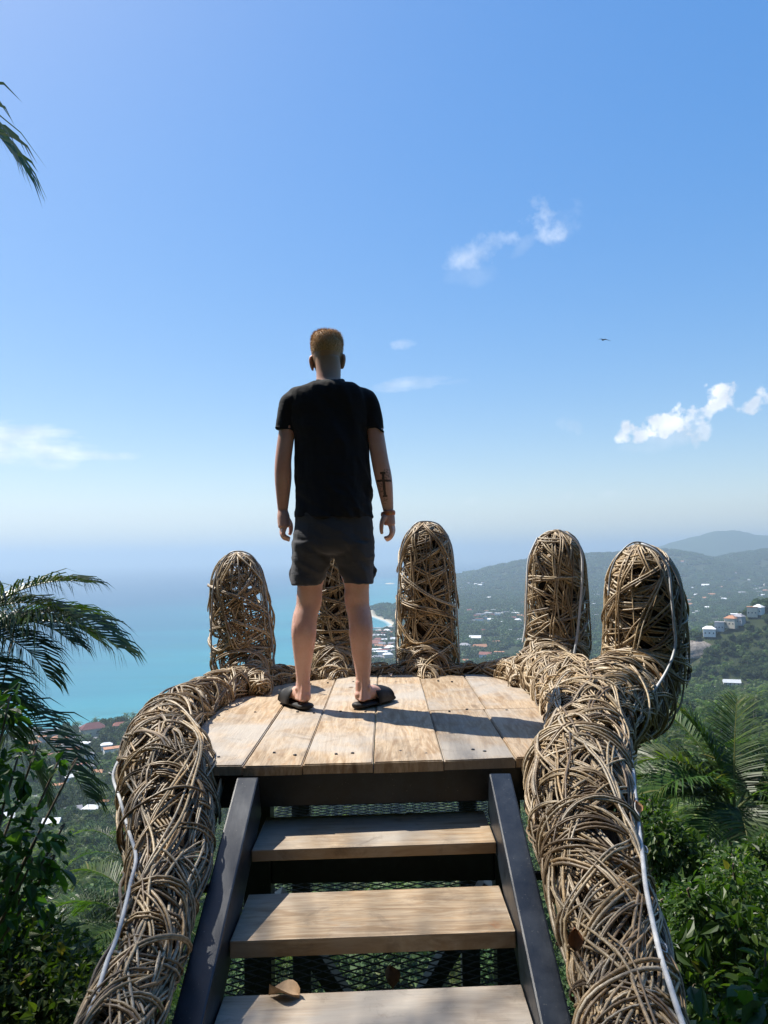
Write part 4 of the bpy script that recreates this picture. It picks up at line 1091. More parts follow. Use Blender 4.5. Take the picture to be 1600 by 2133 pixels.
armR = [(1345, 2330, 1.45, 0.108), (1315, 2133, 1.70, 0.106), (1287, 2000, 1.90, 0.114), (1258, 1900, 2.06, 0.124), (1235, 1800, 2.24, 0.136), (1212, 1700, 2.48, 0.164), (1206, 1622, 2.74, .178), (1226, 1560, 3.02, .168),
        (1222, 1495, 3.36, 0.178), (1195, 1440, 3.80, 0.163), (1135, 1412, 4.22, 0.128), (1065, 1402, 4.6, 0.079), (1010, 1402, 4.84, 0.044)]
rim = [(560, 1424, 4.55, .06), (640, 1413, 4.74, .055), (720, 1408, 4.80, .05), (800, 1404, 4.83, .05), (900, 1401, 4.83, .05), (1000, 1399, 4.82, .05), (1060, 1400, 4.70, .06)]
fing = [[(552, 1436, 4.12, .02), (512, 1414, 4.36, .14), (505, 1372, 4.50, .172), (503, 1320, 4.52, .176), (499, 1260, 4.52, .168), (495, 1200, 4.52, .150), (491, 1151, 4.52, .135)],
        [(702, 1426, 4.62, .02), (700, 1408, 4.84, .13), (698, 1360, 5.02, .155), (697, 1300, 5.04, .152), (696, 1220, 5.04, .148), (695, 1160, 5.04, .135), (694, 1112, 5.04, .12)],
        [(890, 1426, 4.60, .02), (891, 1410, 4.82, .155), (891, 1360, 5.02, .190), (890, 1300, 5.04, .187), (889, 1220, 5.04, .182), (888, 1150, 5.04, .165), (886, 1088, 5.04, .15)],
        [(1070, 1424, 4.25, .03), (1125, 1408, 4.45, .16), (1160, 1362, 4.66, .186), (1161, 1300, 4.70, .184), (1160, 1230, 4.70, .176), (1160, 1165, 4.70, .160), (1161, 1104, 4.70, .145)],
        [(1225, 1510, 3.40, .05), (1285, 1480, 3.68, .19), (1328, 1430, 3.92, .205), (1345, 1370, 4.00, .208), (1344, 1300, 4.00, .200), (1340, 1225, 4.00, .182), (1334, 1133, 4.00, .155)]]
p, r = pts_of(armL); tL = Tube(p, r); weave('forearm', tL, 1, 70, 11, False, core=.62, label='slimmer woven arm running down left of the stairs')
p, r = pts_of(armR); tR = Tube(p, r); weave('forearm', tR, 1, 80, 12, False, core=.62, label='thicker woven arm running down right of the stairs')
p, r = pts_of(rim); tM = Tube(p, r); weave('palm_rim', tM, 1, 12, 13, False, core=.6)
pad = [(1215, 1535, 3.10, .12), (1245, 1490, 3.42, .19), (1280, 1452, 3.74, .20), (1320, 1425, 3.92, .17)]
p, r = pts_of(pad); weave('palm_pad', Tube(p, r), 1, 10, 14, False, core=.6)
pad = [(1160, 1470, 3.55, .06), (1172, 1440, 3.85, .14), (1150, 1415, 4.2, .15), (1150, 1390, 4.5, .14)]
p, r = pts_of(pad); weave('palm_pad', Tube(p, r), 1, 8, 15, False, core=.6)
labs = ['leftmost woven finger with see-through gaps', 'woven finger behind the person\'s legs', 'tall woven finger right of the person', 'woven finger left of the thumb', 'thick woven thumb at the right']
tF = []
for i, f in enumerate(fing):
    p, r = pts_of(f); t = Tube(p, r, dome=.20 if i < 4 else .24); tF.append(t)
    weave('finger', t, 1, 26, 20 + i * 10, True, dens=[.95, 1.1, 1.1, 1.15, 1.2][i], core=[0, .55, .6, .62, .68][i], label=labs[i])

# ------------------------------------------------------------------ pale cables tied along the hand
M['cable'] = mat_plain('pale_cable', (.55, .56, .57), .5, .4, .15, 30)
M['wire'] = mat_plain('thin_grey_wire', (.30, .31, .32), .4, .5, .2, 30)
def cable(pts, rad, label, mat='cable', sides=7, ties=()):
    P = smooth_poly([at(x, y, Y - .045) for x, y, Y in pts], len(pts) * 7)
    V, F = tube_np(P[None], np.tile([.1, -1., .15], (1, len(P), 1)), np.full((1, len(P)), rad), sides)
    o = obj('cable', mesh_np('cable', V, F), M[mat]); tag(o, label, 'cable')
    for (x, y, Y) in ties:
        c = at(x, y, Y); a = np.linspace(0, 2 * math.pi, 13)
        P2 = np.stack([c[0] + .014 * np.cos(a), c[1] + .014 * np.sin(a), c[2] + .006 * np.sin(a * 2)], -1)
        V, F = tube_np(P2[None], np.tile([0, 0, 1.], (1, 13, 1)), np.full((1, 13), .003), 5)
        obj('cable_tie', mesh_np('cable_tie', V, F), M['cable'], o)
    return o
cable([(1322, 1131, 3.93), (1345, 1136, 3.88), (1372, 1153, 3.85), (1392, 1185, 3.83), (1398, 1230, 3.81), (1403, 1290, 3.80), (1407, 1340, 3.79), (1398, 1378, 3.76), (1378, 1416, 3.72), (1345, 1460, 3.58), (1312, 1488, 3.34),
       (1304, 1505, 3.26), (1308, 1545, 3.03), (1318, 1600, 2.72), (1323, 1655, 2.52), (1328, 1700, 2.40), (1338, 1780, 2.17), (1346, 1850, 2.02), (1362, 1930, 1.89), (1376, 1990, 1.80), (1398, 2060, 1.70), (1422, 2133, 1.60), (1450, 2220, 1.5)],
      .0066, 'pale cable running from the thumb tip down the right arm', ties=[(1376, 1418, 3.71), (1308, 1545, 3.02), (1338, 1770, 2.18), (1376, 1975, 1.81)])
cable([(1165, 1104, 4.6), (1195, 1122, 4.58), (1211, 1148, 4.56), (1213, 1200, 4.54), (1209, 1260, 4.53), (1203, 1320, 4.51), (1196, 1365, 4.49), (1190, 1400, 4.48)], 0.0072, 'pale cable down the right side of the finger next to the thumb')
cable([(1120, 1120, 4.68), (1101, 1165, 4.65), (1098, 1220, 4.62), (1096, 1262, 4.62), (1095, 1300, 4.62), (1089, 1338, 4.6)], .0058, 'thin pale cable down the left side of the finger next to the thumb')
cable([(262, 1560, 3.0), (236, 1612, 2.82), (250, 1665, 2.62), (268, 1730, 2.42), (283, 1784, 2.25), (272, 1840, 2.15), (258, 1900, 2.03), (240, 1962, 1.94), (224, 2000, 1.88), (205, 2060, 1.8), (175, 2140, 1.7)],
      .0055, 'pale cable along the outer side of the left arm', ties=[(283, 1784, 2.24), (236, 1612, 2.81)])
cable([(452, 1420, 4.40), (441, 1360, 4.42), (441, 1280, 4.42), (447, 1210, 4.44), (470, 1160, 4.46), (495, 1148, 4.46), (525, 1158, 4.44), (545, 1195, 4.42), (556, 1260, 4.42), (566, 1330, 4.42), (572, 1385, 4.42)], .0045, 'thin dark wire outlining the leftmost finger', 'wire')
cable([(826, 1392, 4.9), (825, 1320, 4.92), (829, 1230, 4.92), (836, 1150, 4.92), (860, 1096, 4.94), (890, 1086, 4.94), (920, 1098, 4.94), (941, 1145, 4.92), (949, 1230, 4.92), (955, 1320, 4.92), (958, 1385, 4.9)], .0045, 'thin grey wire outlining the tall finger right of the person', 'wire')
cable([(1268, 1240, 3.9), (1273, 1190, 3.9), (1292, 1152, 3.9), (1325, 1129, 3.9), (1370, 1146, 3.9), (1402, 1185, 3.88), (1420, 1235, 3.86), (1419, 1290, 3.86), (1410, 1330, 3.86)], .0045, 'loose dark vine looping over the thumb tip', 'wire')
dry_leaf(tuple(at(1326, 1682, 2.38)), .038, .3, 'small pale orange leaf caught at the cable on the right arm', 1.0, (.62, .34, .18))
dry_leaf(tuple(at(1213, 1835, 2.06)), .06, .5, 'crumpled tan leaf lying in the weave of the right arm', 1.1, (.45, .33, .24))
dry_leaf(tuple(at(1195, 1955, 1.83)), .05, 0, 'rust brown leaf stuck in the lower right arm', 1.3, (.28, .12, .05))
dry_leaf(tuple(at(1362, 1408, 3.72)), .07, .9, 'brown leaf caught in the vines of the thumb', .6, (.22, .12, .055))

# ------------------------------------------------------------------ the person, seen from behind
PY = 3.74
def loft(rings, sides=28, power=2.0):
    """rings: (centre, half-width vector, half-depth vector); closed solid."""
    a = np.arange(sides) * 2 * math.pi / sides
    ca, sa = np.cos(a), np.sin(a)
    if power != 2.0:
        ca = np.sign(ca) * np.abs(ca) ** (2 / power); sa = np.sign(sa) * np.abs(sa) ** (2 / power)
    V = []
    for c, w, d in rings:
        V.append(np.asarray(c)[None] + ca[:, None] * np.asarray(w)[None] + sa[:, None] * np.asarray(d)[None])
    V = np.concatenate(V); n = len(rings)
    i = np.arange(n - 1)[:, None]; j = np.arange(sides)[None]; j2 = (j + 1) % sides
    Q = np.stack([i * sides + j, i * sides + j2, (i + 1) * sides + j2, (i + 1) * sides + j], -1).reshape(-1, 4)
    V = np.concatenate([V, [rings[0][0]], [rings[-1][0]]]); b, t = len(V) - 2, len(V) - 1
    jj = np.arange(sides)
    T = np.concatenate([np.stack([np.full(sides, b), (jj + 1) % sides, jj], -1), np.stack([np.full(sides, t), (n - 1) * sides + jj, (n - 1) * sides + (jj + 1) % sides], -1)])
    return V, Q, T
def dense(rows, n):
    return smooth_poly(np.array(rows, float), n)
def col_loft(rows, n, depth_off=0.0, power=2.0, sides=32):
    """rows (py, xl, xr, half depth, depth offset) in the picture's columns at the person's distance."""
    D = dense(rows, n); rings = []
    for py, xl, xr, hd, do in D:
        c = at((xl + xr) / 2, py, PY); w = (at(xr, py, PY) - at(xl, py, PY)) / 2
        c = c + np.array([0, do + depth_off, 0]); rings.append((c, w, np.array([0, hd, 0])))
    return loft(rings, sides, power)
def limb(pts, radii, n=30, flat=None, ref=(0, 1, 0), sides=22):
    """pts world; radii (side, depth)."""
    P = dense(pts, n); Rr = dense(radii, n); T = np.gradient(P, axis=0); T /= np.linalg.norm(T, axis=1, keepdims=True)
    rings = []
    for p, t, r in zip(P, T, Rr):
        d = np.array(ref, float); d -= t * (d @ t); d /= np.linalg.norm(d); w = np.cross(t, d)
        rings.append((p, w * r[0], d * r[1]))
    return loft(rings, sides)
def ball(c, r, n=14):
    rings = []
    for k in range(n):
        v = math.pi * (k + .5) / n
        rings.append((np.array(c) + [0, 0, -math.cos(v) * r[2]], np.array([math.sin(v) * r[0], 0, 0]), np.array([0, math.sin(v) * r[1], 0])))
    return loft(rings, 18)
def fuse(name, solids, voxel, smooth=3, parts=None):
    Vs, Qs, Ts, off = [], [], [], 0
    for V, Q, T in solids:
        Vs.append(V); Qs.append(Q + off); Ts.append(T + off); off += len(V)
    me = mesh_np(name, np.concatenate(Vs), [np.concatenate(Qs), np.concatenate(Ts)])
    bm = bmesh.new(); bm.from_mesh(me); bmesh.ops.recalc_face_normals(bm, faces=bm.faces); bm.to_mesh(me); bm.free()
    o = bpy.data.objects.new(name, me); col.objects.link(o)
    md = o.modifiers.new('r', 'REMESH'); md.mode = 'VOXEL'; md.voxel_size = voxel; md.use_smooth_shade = True
    if smooth:
        ms = o.modifiers.new('s', 'SMOOTH'); ms.factor = .5; ms.iterations = smooth
    dg = bpy.context.evaluated_depsgraph_get(); dg.update()
    out = bpy.data.meshes.new_from_object(o.evaluated_get(dg)); out.name = name
    bpy.data.objects.remove(o); bpy.data.meshes.remove(me)
    out.polygons.foreach_set('use_smooth', [True] * len(out.polygons))
    return out

def W(px, py, dy=0.0): return at(px, py, PY) + np.array([0, dy, 0])
PXM = 1600 / PY
body = []
# head: skull, jaw, neck (face looks out to sea, away from the camera)
body.append(col_loft([(689, 668, 692, .02, .045), (692, 658, 702, .058, .045), (700, 651, 708, .083, .045), (714, 648, 712, .097, .043), (730, 648, 712, .098, .042), (745, 650, 711, .094, .044),
                      (758, 653, 709, .086, .050), (770, 657, 706, .074, .058), (780, 662, 702, .055, .070), (786, 668, 697, .035, .08)], 40))
body.append(col_loft([(745, 656, 708, .055, .005), (765, 658, 710, .057, .004), (780, 659, 710, .058, .002), (795, 658, 711, .062, 0), (806, 650, 722, .075, 0), (816, 635, 745, .085, 0)], 24))
for px, py in ((648.5, 752), (713.5, 748)):                                   # ears
    s = -1 if px < 680 else 1
    c = W(px, py, .04)
    body.append(limb([c + [-.004 * s, .01, -.036], c + [.002 * s, 0, -.02], c + [.007 * s, -.008, .006], c + [.006 * s, -.006, .024], c + [-.001 * s, .004, .033]], [(.005, .008), (.0075, .014), (.008, .019), (.0075, .017), (.005, .008)], 14, ref=(0, 1, 0), sides=14))
nz = W(681, 748, .04)
body.append(limb([nz + [0, .09, .03], nz + [0, .108, .0], nz + [0, .117, -.018], nz + [0, .095, -.028]], [(.009, .01), (.012, .012), (.016, .013), (.012, .01)], 12))   # nose
body.append(limb([nz + [-.024, .085, -.048], nz + [0, .096, -.046], nz + [.024, .085, -.048]], [(.006, .008), (.009, .01), (.006, .008)], 10))                        # mouth
for s in (-1, 1):
    body.append(limb([nz + [.012 * s, .088, .030], nz + [.034 * s, .082, .034], nz + [.054 * s, .064, .026]], [(.006, .008), (.009, .01), (.006, .008)], 10))           # brows
    body.append(ball(nz + [.032 * s, .078, .012], (.014, .012, .012)))                                                                                          # eyes
body.append(ball(nz + [0, .075, -.078], (.028, .024, .02)))                                                                                                     # chin
# trunk under the clothes
body.append(col_loft([(812, 645, 738, .065, .003), (830, 622, 758, .072, .006), (880, 626, 757, .085, .008), (950, 630, 756, .084, .01), (1020, 630, 756, .084, .008), (1080, 620, 770, .105, 0), (1120, 622, 768, .108, -.005), (1142, 632, 756, .09, -.005)], 34))
# legs
LL = [(1128, 622, 690, .095, -.005), (1180, 617, 684, .09, 0), (1220, 619, 672, .074, .005), (1240, 618, 671, .068, .006), (1260, 616.5, 669, .063, .008), (1280, 611, 663, .064, -.002), (1300, 608.5, 660, .067, -.012),
      (1320, 608, 659.5, .066, -.014), (1340, 609.5, 657, .061, -.010), (1360, 611.5, 653, .054, -.004), (1380, 613.5, 649.5, .048, .004), (1400, 615.5, 646.5, .043, .010), (1420, 617, 645, .040, .013), (1440, 617, 645, .042, .012), (1456, 614, 648, .048, .008)]
RL = [(1128, 696, 768, .095, -.005), (1180, 704, 772, .09, 0), (1220, 717, 769, .074, .005), (1240, 717, 769, .068, .006), (1260, 719, 769.5, .063, .008), (1280, 724.5, 774, .064, -.002), (1300, 727, 776.5, .067, -.012),
      (1320, 727.5, 776.5, .066, -.014), (1340, 730, 775.5, .061, -.010), (1360, 733, 774.5, .054, -.004), (1380, 737, 773.5, .048, .004), (1400, 740, 772, .043, .010), (1420, 742, 770, .040, .013), (1440, 742, 770, .042, .012), (1456, 739, 773, .048, .008)]
body.append(col_loft(LL, 60)); body.append(col_loft(RL, 60))
for (cx, sg) in ((634, -1), (752, 1)):                                          # calf heads, tendon, hollow of the knee
    for o_, top in ((-11, 1276), (11, 1282)):
        body.append(limb([W(cx + o_ * .7, top, -.018), W(cx + o_, 1303, -.042), W(cx + o_ * .95, 1332, -.044), W(cx + o_ * .5 + 1, 1362, -.028)], [(.012, .012), (.026, .027), (.025, .025), (.010, .010)], 20))
    body.append(limb([W(cx + 1 - sg * 1, 1362, -.036), W(cx + 1.5 + sg * 2, 1400, -.026), W(cx + 1 + sg * 3, 1432, -.026), W(cx + sg * 3, 1458, -.036)], [(.012, .010), (.008, .009), (.008, .010), (.014, .012)], 16))
for ex in (589.5, 792): body.append(ball(W(ex, 962, -.036), (.018, .016, .022)))      # elbows
feet = []
SOLE = .030
for (hx, yaw, sgn) in ((631, 31, -1), (756, -37, 1)):
    a0 = W(hx, 1440, .012); a0 = np.array([a0[0], a0[1], 0.0])
    f = np.array([-math.sin(math.radians(yaw)), math.cos(math.radians(yaw)), 0]); s = np.array([f[1], -f[0], 0])
    heel = a0 - f * .048
    feet.append((heel, f, s))
    def fp(t, l=0.0, z=0.0): return heel + f * t + s * l + np.array([0, 0, z + SOLE])
    body.append(limb([fp(.004, 0, .026), fp(.02, 0, .03), fp(.06, 0, .036), fp(.11, .002, .036), (fp(.15, .004, .03)), fp(.19, .004, .022), fp(.215, .003, .018)], [(.012, .014), (.029, .028), (.033, .036), (.036, .036), (.041, .03), (.043, .022), (.035, .016)], 30, ref=(0, 0, 1)))
    body.append(limb([fp(.055, 0, .03), fp(.05, 0, .06), fp(.048, 0, .10)], [(.033, .044), (.035, .042), (.033, .040)], 14, ref=f))
    for s2 in (-1, 1): body.append(ball(fp(.052, .03 * s2, .066), (.012, .014, .013)))
    for q in range(5):                                                                      # toes
        l0 = (-.030 + .0155 * q) * (-sgn); ln = [.248, .243, .236, .228, .218][q]; rr = [.0125, .0095, .009, .0085, .008][q]
        body.append(limb([fp(.19, l0, .014), fp(ln - .03, l0 * 1.04, .016), fp(ln - .008, l0 * 1.04, .011), fp(ln, l0 * 1.04, .008)], [(rr, rr), (rr * 1.05, rr), (rr, rr * .9), (rr * .5, rr * .5)], 10, ref=(0, 0, 1), sides=10))
# arms and hands
def arm(sh, el, fm, wr, radii):
    body.append(limb([sh, (np.array(sh) * .5 + np.array(el) * .5), el, fm, wr], radii, 44))
aL = [W(606, 836), W(591, 957, -.012), W(590, 1000, -.002), W(588, 1062, .02)]
aR = [W(770, 832), W(791, 957, -.012), W(800, 1002, -.002), W(809, 1062, .02)]
arm(*aL, [(.038, .045), (.040, .047), (.040, .042), (.041, .040), (.025, .022)])
arm(*aR, [(.038, .045), (.042, .047), (.042, .042), (.041, .040), (.026, .022)])
def hand_(w, knuck, fingers, thumb, prad):
    body.append(limb([w, w * .6 + knuck * .4, knuck], prad, 16))
    for pts, rr in fingers: body.append(limb(pts, [(r, r) for r in rr], 18, sides=12))
    pts, rr = thumb; body.append(limb(pts, [(r, r) for r in rr], 18, sides=12))
# left hand: back of the hand towards the camera, fingers curled under towards the thigh
w = W(588, 1062, .02); kn = W(592, 1098, .012)
fl = []
for q, (dx, dy) in enumerate([(-9, .030), (-3.5, .012), (2.5, -.006), (8, -.024)]):
    b = W(591 + dx * .55, 1096, dy * .8 + .012)
    fl.append(([b, W(588 + dx * .35, 1110 + (q == 1) * 2, dy * .75 + .008), W(592 + dx * .3, 1121 - abs(q - 1) * 2, dy * .8 + .012), W(603 + dx * .2, 1126 - q * 1.5, dy * .9 + .020)], [.0115, .0108, .0098, .0072]))
hand_(w, kn, fl, ([W(594, 1076, .045), W(602, 1090, .055), W(603, 1104, .058), W(600, 1114, .056)], [.014, .0125, .011, .008]), [(.024, .022), (.031, .030), (.031, .034)])
# right hand: thumb side seen, gap between the thumb and the curled fingers
w = W(809, 1062, .02); kn = W(812, 1093, .018)
fl = []
for q, (dx, dy) in enumerate([(9, .030), (5, .012), (2, -.006), (-1, -.022)]):
    b = W(813 + dx * .6, 1093, dy * .8 + .018)
    fl.append(([b, W(816 + dx * .4, 1107, dy * .75 + .012), W(811 + dx * .3, 1118 + (q < 2) * 2, dy * .8 + .014), W(800 + dx * .5, 1123 + (q - 1.5) * -2.2, dy * .9 + .020)], [.0115, .0105, .0095, .007]))
hand_(w, kn, fl, ([W(802, 1074, -.012), W(796, 1088, -.022), W(794.5, 1102, -.022), W(796, 1113, -.016)], [.014, .012, .0105, .0075]), [(.025, .022), (.029, .030), (.028, .034)])

def mat_skin():
    s = NT('skin'); co = s.coords()
    n1 = s.noise(co, 9, 5, .6); n2 = s.noise(co, 120, 3, .6)
    c = s.mix(s.ramp(n1, [(.3, (0, 0, 0)), (.7, (1, 1, 1))]), (.66, .38, .295), (.76, .51, .42))
    c = s.mix(s.math('MULTIPLY', n2, .5), c, (.50, .23, .17))
    sep = s.new('SeparateXYZ'); s.put(sep.inputs[0], co)
    # short back-and-sides: stubble fading into the neck
    def rng_(v, lo, hi):
        m = s.new('MapRange'); s.put(m.inputs[0], v); m.inputs[1].default_value = lo; m.inputs[2].default_value = hi; return m.outputs[0]
    zf = W(680, 790)[2]; zt = W(680, 750)[2]
    back = rng_(sep.outputs[1], PY + .10, PY + .02)
    hz = s.math('MULTIPLY', rng_(sep.outputs[2], zf, zt), back)
    xs = s.math('SUBTRACT', 1.0, rng_(s.math('ABSOLUTE', s.math('SUBTRACT', sep.outputs[0], float(W(681, 750)[0]))), .074, .078))
    hz = s.math('MULTIPLY', hz, xs)
    c = s.mix(s.math('MULTIPLY', hz, .75), c, (.42, .25, .12))
    # ink of the cross on the right forearm
    a = W(797.5, 986); b = W(803, 1043); dx = (b[0] - a[0]) / (b[2] - a[2])
    xc = s.math('SUBTRACT', s.math('SUBTRACT', sep.outputs[0], float(a[0])), s.math('MULTIPLY', s.math('SUBTRACT', sep.outputs[2], float(a[2])), dx))
    zc = s.math('SUBTRACT', float(a[2]), sep.outputs[2])             # metres below the top of the cross
    ny = s.new('SeparateXYZ'); s.l.new(s.new('NewGeometry').outputs['Normal'], ny.inputs[0])
    rear = s.math('LESS_THAN', ny.outputs[1], .25)
    def band(v, lo, hi): return s.math('MULTIPLY', s.math('GREATER_THAN', v, lo), s.math('LESS_THAN', v, hi))
    wob = s.math('MULTIPLY', s.math('SUBTRACT', s.noise(co, 60, 3), .5), .008)
    xw = s.math('ADD', xc, wob); zw = s.math('ADD', zc, wob)
    ink = s.math('MULTIPLY', band(xw, -.0065, .0065), band(zw, 0, .118))
    ink = s.math('MAXIMUM', ink, s.math('MULTIPLY', band(xw, -.032, .038), band(zw, .034, .045)))
    ink = s.math('MAXIMUM', ink, s.math('MULTIPLY', band(xw, -.013, .013), band(zw, -.002, .009)))
    ink = s.math('MAXIMUM', ink, s.math('MULTIPLY', band(xw, -.012, .012), band(zw, .108, .117)))
    tx = s.math('GREATER_THAN', s.noise(co, 130, 3, .7), .52)
    rose = s.math('MULTIPLY', s.math('MULTIPLY', band(xw, .004, .036), band(zw, -.016, .030)), tx)
    tail = s.math('MULTIPLY', s.math('MULTIPLY', band(xw, -.014, .012), band(zw, .115, .150)), tx)
    leafy = s.math('MULTIPLY', s.math('MULTIPLY', band(xw, -.030, -.008), band(zw, .05, .095)), tx)
    ink2 = s.math('MULTIPLY', s.math('MAXIMUM', s.math('MAXIMUM', rose, tail), leafy), .65)
    onarm = s.math('MULTIPLY', rear, s.math('GREATER_THAN', sep.outputs[0], float(W(783, 1000)[0])))
    c = s.mix(s.math('MULTIPLY', s.math('MULTIPLY', s.math('MAXIMUM', ink, ink2), onarm), .9), c, (.022, .024, .026))
    s.bump(n2, .15, .002)
    s.b.inputs['Subsurface Radius'].default_value = (.012, .004, .002); s.b.inputs['Subsurface Scale'].default_value = 1.0
    return s.set(color=c, rough=.5, spec=.35, sss=.25)
person = empty('person', (W(692, 1470)[0], PY, 0)); poff = -Vector(person.location)
tag(person, 'man in black t-shirt, dark shorts and slide sandals standing with his back turned', 'person')
def ppart(name, me, mat, parent=None):
    o = obj(name, me, mat, parent or person)
    if parent is None: o.location = poff
    return o
bodym = fuse('body', body, .0042, 3)
ppart('body', bodym, mat_skin())

def body_hair():
    co = np.empty(len(bodym.vertices) * 3, np.float32); bodym.vertices.foreach_get('co', co); co = co.reshape(-1, 3)
    no = np.empty_like(co).ravel(); bodym.vertices.foreach_get('normal', no); no = no.reshape(-1, 3)
    r = np.random.default_rng(6)
    zt, zb = W(690, 1222)[2], W(690, 1425)[2]
    k = np.nonzero((co[:, 2] < zt) & (co[:, 2] > zb))[0]; k = r.choice(k, 2600)
    d = no[k] * .8 + r.normal(size=(len(k), 3)) * .35 + np.array([0, 0, -.9]); d /= np.linalg.norm(d, axis=1, keepdims=True)
    sd_ = np.cross(d, r.normal(size=(len(k), 3))); sd_ /= np.linalg.norm(sd_, axis=1, keepdims=True)
    p = co[k]; V = np.stack([p - sd_ * .0003, p + sd_ * .0003, p + d * (.006 + .010 * r.random(len(k)))[:, None]], 1).reshape(-1, 3)
    o = obj('leg_hair', mesh_np('leg_hair', V, np.arange(len(V)).reshape(-1, 3), False), mat_plain('fair_body_hair', (.50, .31, .15), .5, .3, .2, 40), person)
    o.location = poff; o['kind'] = 'stuff'
body_hair()

# short ginger-blond crop
def hair():
    zc = W(680, 745)[2]
    V, Q, T = col_loft([(686.5, 664, 696, .03, .045), (690, 655, 705, .070, .045), (699, 648.5, 710.5, .091, .044), (713, 646.4, 713.4, .102, .042), (726, 646.9, 713.0, .1015, .042), (736, 648.4, 711.6, .0965, .0425), (744, 651.5, 709, .088, .045)], 34, sides=40)
    shell = fuse('hair', [(V, Q, T)], .005, 2)
    # open the face side: drop what lies in front of the hairline
    bm = bmesh.new(); bm.from_mesh(shell); yl = PY + .105; zb = W(680, 712)[2]
    bmesh.ops.delete(bm, geom=[v for v in bm.verts if v.co.y > yl and v.co.z < zb], context='VERTS')
    bm.to_mesh(shell); bm.free()
    co = np.array([v.co[:] for v in shell.vertices]); no = np.array([v.normal[:] for v in shell.vertices])
    r = np.random.default_rng(4); n = 9000; k = r.integers(0, len(co), n)
    top = np.clip((co[k, 2] - W(680, 735)[2]) / .10, 0, 1)
    d = no[k] + r.normal(size=(n, 3)) * .35 + np.array([.1, .35, .2]); d /= np.linalg.norm(d, axis=1, keepdims=True)
    ln = (.0025 + .0105 * top) * (.6 + .8 * r.random(n)); sd_ = np.cross(d, r.normal(size=(n, 3))); sd_ /= np.linalg.norm(sd_, axis=1, keepdims=True)
    p = co[k]; A = p - sd_ * .0007; B = p + sd_ * .0007; Cc = p + d * ln[:, None]
    V2 = np.stack([A, B, Cc], 1).reshape(-1, 3); F2 = np.arange(n * 3).reshape(-1, 3)
    s = NT('short_hair'); cc = s.coords(); nn = s.noise(s.mapping(cc, (1, 1, .5)), 160, 3, .7)
    s.set(color=s.ramp(nn, [(.3, (.38, .21, .085)), (.7, (.70, .46, .22))]), rough=.55, spec=.35); s.bump(nn, .5, .004)
    h = ppart('hair', shell, s.m)
    st2 = obj('hair_strands', mesh_np('hair_strands', V2, F2, False), s.m, h); st2['kind'] = 'stuff'
hair()

def mat_cloth(name, c, c2, scale=900, rough=.85, sheen=.25):
    s = NT(name); co = s.coords()
    fold = s.noise(s.mapping(co, (5, 5, 1.6), rot=(0, .3, .2)), 1.6, 3, .5, .6); fine = s.noise(co, scale, 2, .5)
    wr = s.noise(s.mapping(co, (3, 3, 14), rot=(.2, .5, 0)), 1.3, 3, .5, .8)
    h = s.math('ADD', s.math('ADD', s.math('MULTIPLY', fold, 1.0), s.math('MULTIPLY', wr, .45)), s.math('MULTIPLY', fine, .02))
    s.bump(h, .55, .03)
    return s.set(color=s.mix(fine, c, c2), rough=rough, spec=.25, sheen=sheen)
M['shirt'] = mat_cloth('black_jersey', (.007, .0075, .010), (.012, .013, .017), sheen=.06)
M['shorts'] = mat_cloth('dark_grey_cotton', (.042, .043, .050), (.060, .061, .070), sheen=.12)
shirt = [col_loft([(798, 663, 716, .066, 0), (801, 648, 730, .078, 0), (806, 626, 750, .092, 0), (815, 606, 768, .104, 0), (832, 599, 777, .114, .003), (860, 599, 777, .120, .008), (885, 601, 773, .123, .010), (897, 606, 769, .124, .010), (908, 612, 767, .124, .010), (930, 612.5, 768, .122, .010),
                   (970, 612.5, 771, .120, .008), (1010, 612, 774, .122, .004), (1050, 611.5, 775, .128, -.002), (1070, 612, 776, .131, -.004), (1080, 612.5, 776, .130, -.004)], 70, power=2.35),
         limb([W(634, 826), W(617, 833), W(604, 846), W(597, 868), W(594, 896)], [(.03, .05), (.046, .07), (.050, .072), (.049, .066), (.046, .060)], 30),
         limb([W(742, 824), W(758, 831), W(771, 845), W(777, 868), W(780, 895)], [(.03, .05), (.046, .07), (.051, .072), (.050, .066), (.048, .060)], 30),
         limb([W(576.5, 894, 0), W(594, 897.5, .0), W(612, 897.5, 0)], [(.005, .056), (.006, .062), (.005, .056)], 10, ref=(0, 1, 0)),
         limb([W(761, 891, 0), W(780, 893, 0), W(800.5, 902, 0)], [(.005, .056), (.006, .062), (.005, .052)], 10, ref=(0, 1, 0))]
sm_ = fuse('t_shirt', shirt, .0055, 2)
def wrinkle(me, amp, seed):
    co = np.empty(len(me.vertices) * 3, np.float32); me.vertices.foreach_get('co', co); co = co.reshape(-1, 3)
    no = np.empty(len(me.vertices) * 3, np.float32); me.vertices.foreach_get('normal', no); no = no.reshape(-1, 3)
    a = 1 - np.abs(2 * fbm(co[:, 0] * 9 + co[:, 1] * 4 + co[:, 2] * 3, co[:, 2] * 3.2 - co[:, 0] * 2, seed, 3) - 1) * 1.6 - .6
    b = 1 - np.abs(2 * fbm(co[:, 0] * 3 + co[:, 1] * 5, co[:, 2] * 14 + co[:, 0] * 8, seed + 5, 3) - 1) * 1.6 - .6
    low = np.clip((W(690, 980)[2] - co[:, 2]) / .25, .15, 1)
    co += no * (amp * (a + b * low))[:, None]
    me.vertices.foreach_set('co', co.ravel()); me.update()
wrinkle(sm_, .017, 3)
ts = ppart('t_shirt', sm_, M['shirt'])
cr = []
a = np.linspace(0, 2 * math.pi, 37)
c0 = W(688, 797, 0); P = np.stack([c0[0] + .066 * np.cos(a), c0[1] + .064 * np.sin(a), c0[2] - .006 + .010 * np.cos(2 * a) - .004 * np.sin(a)], -1)
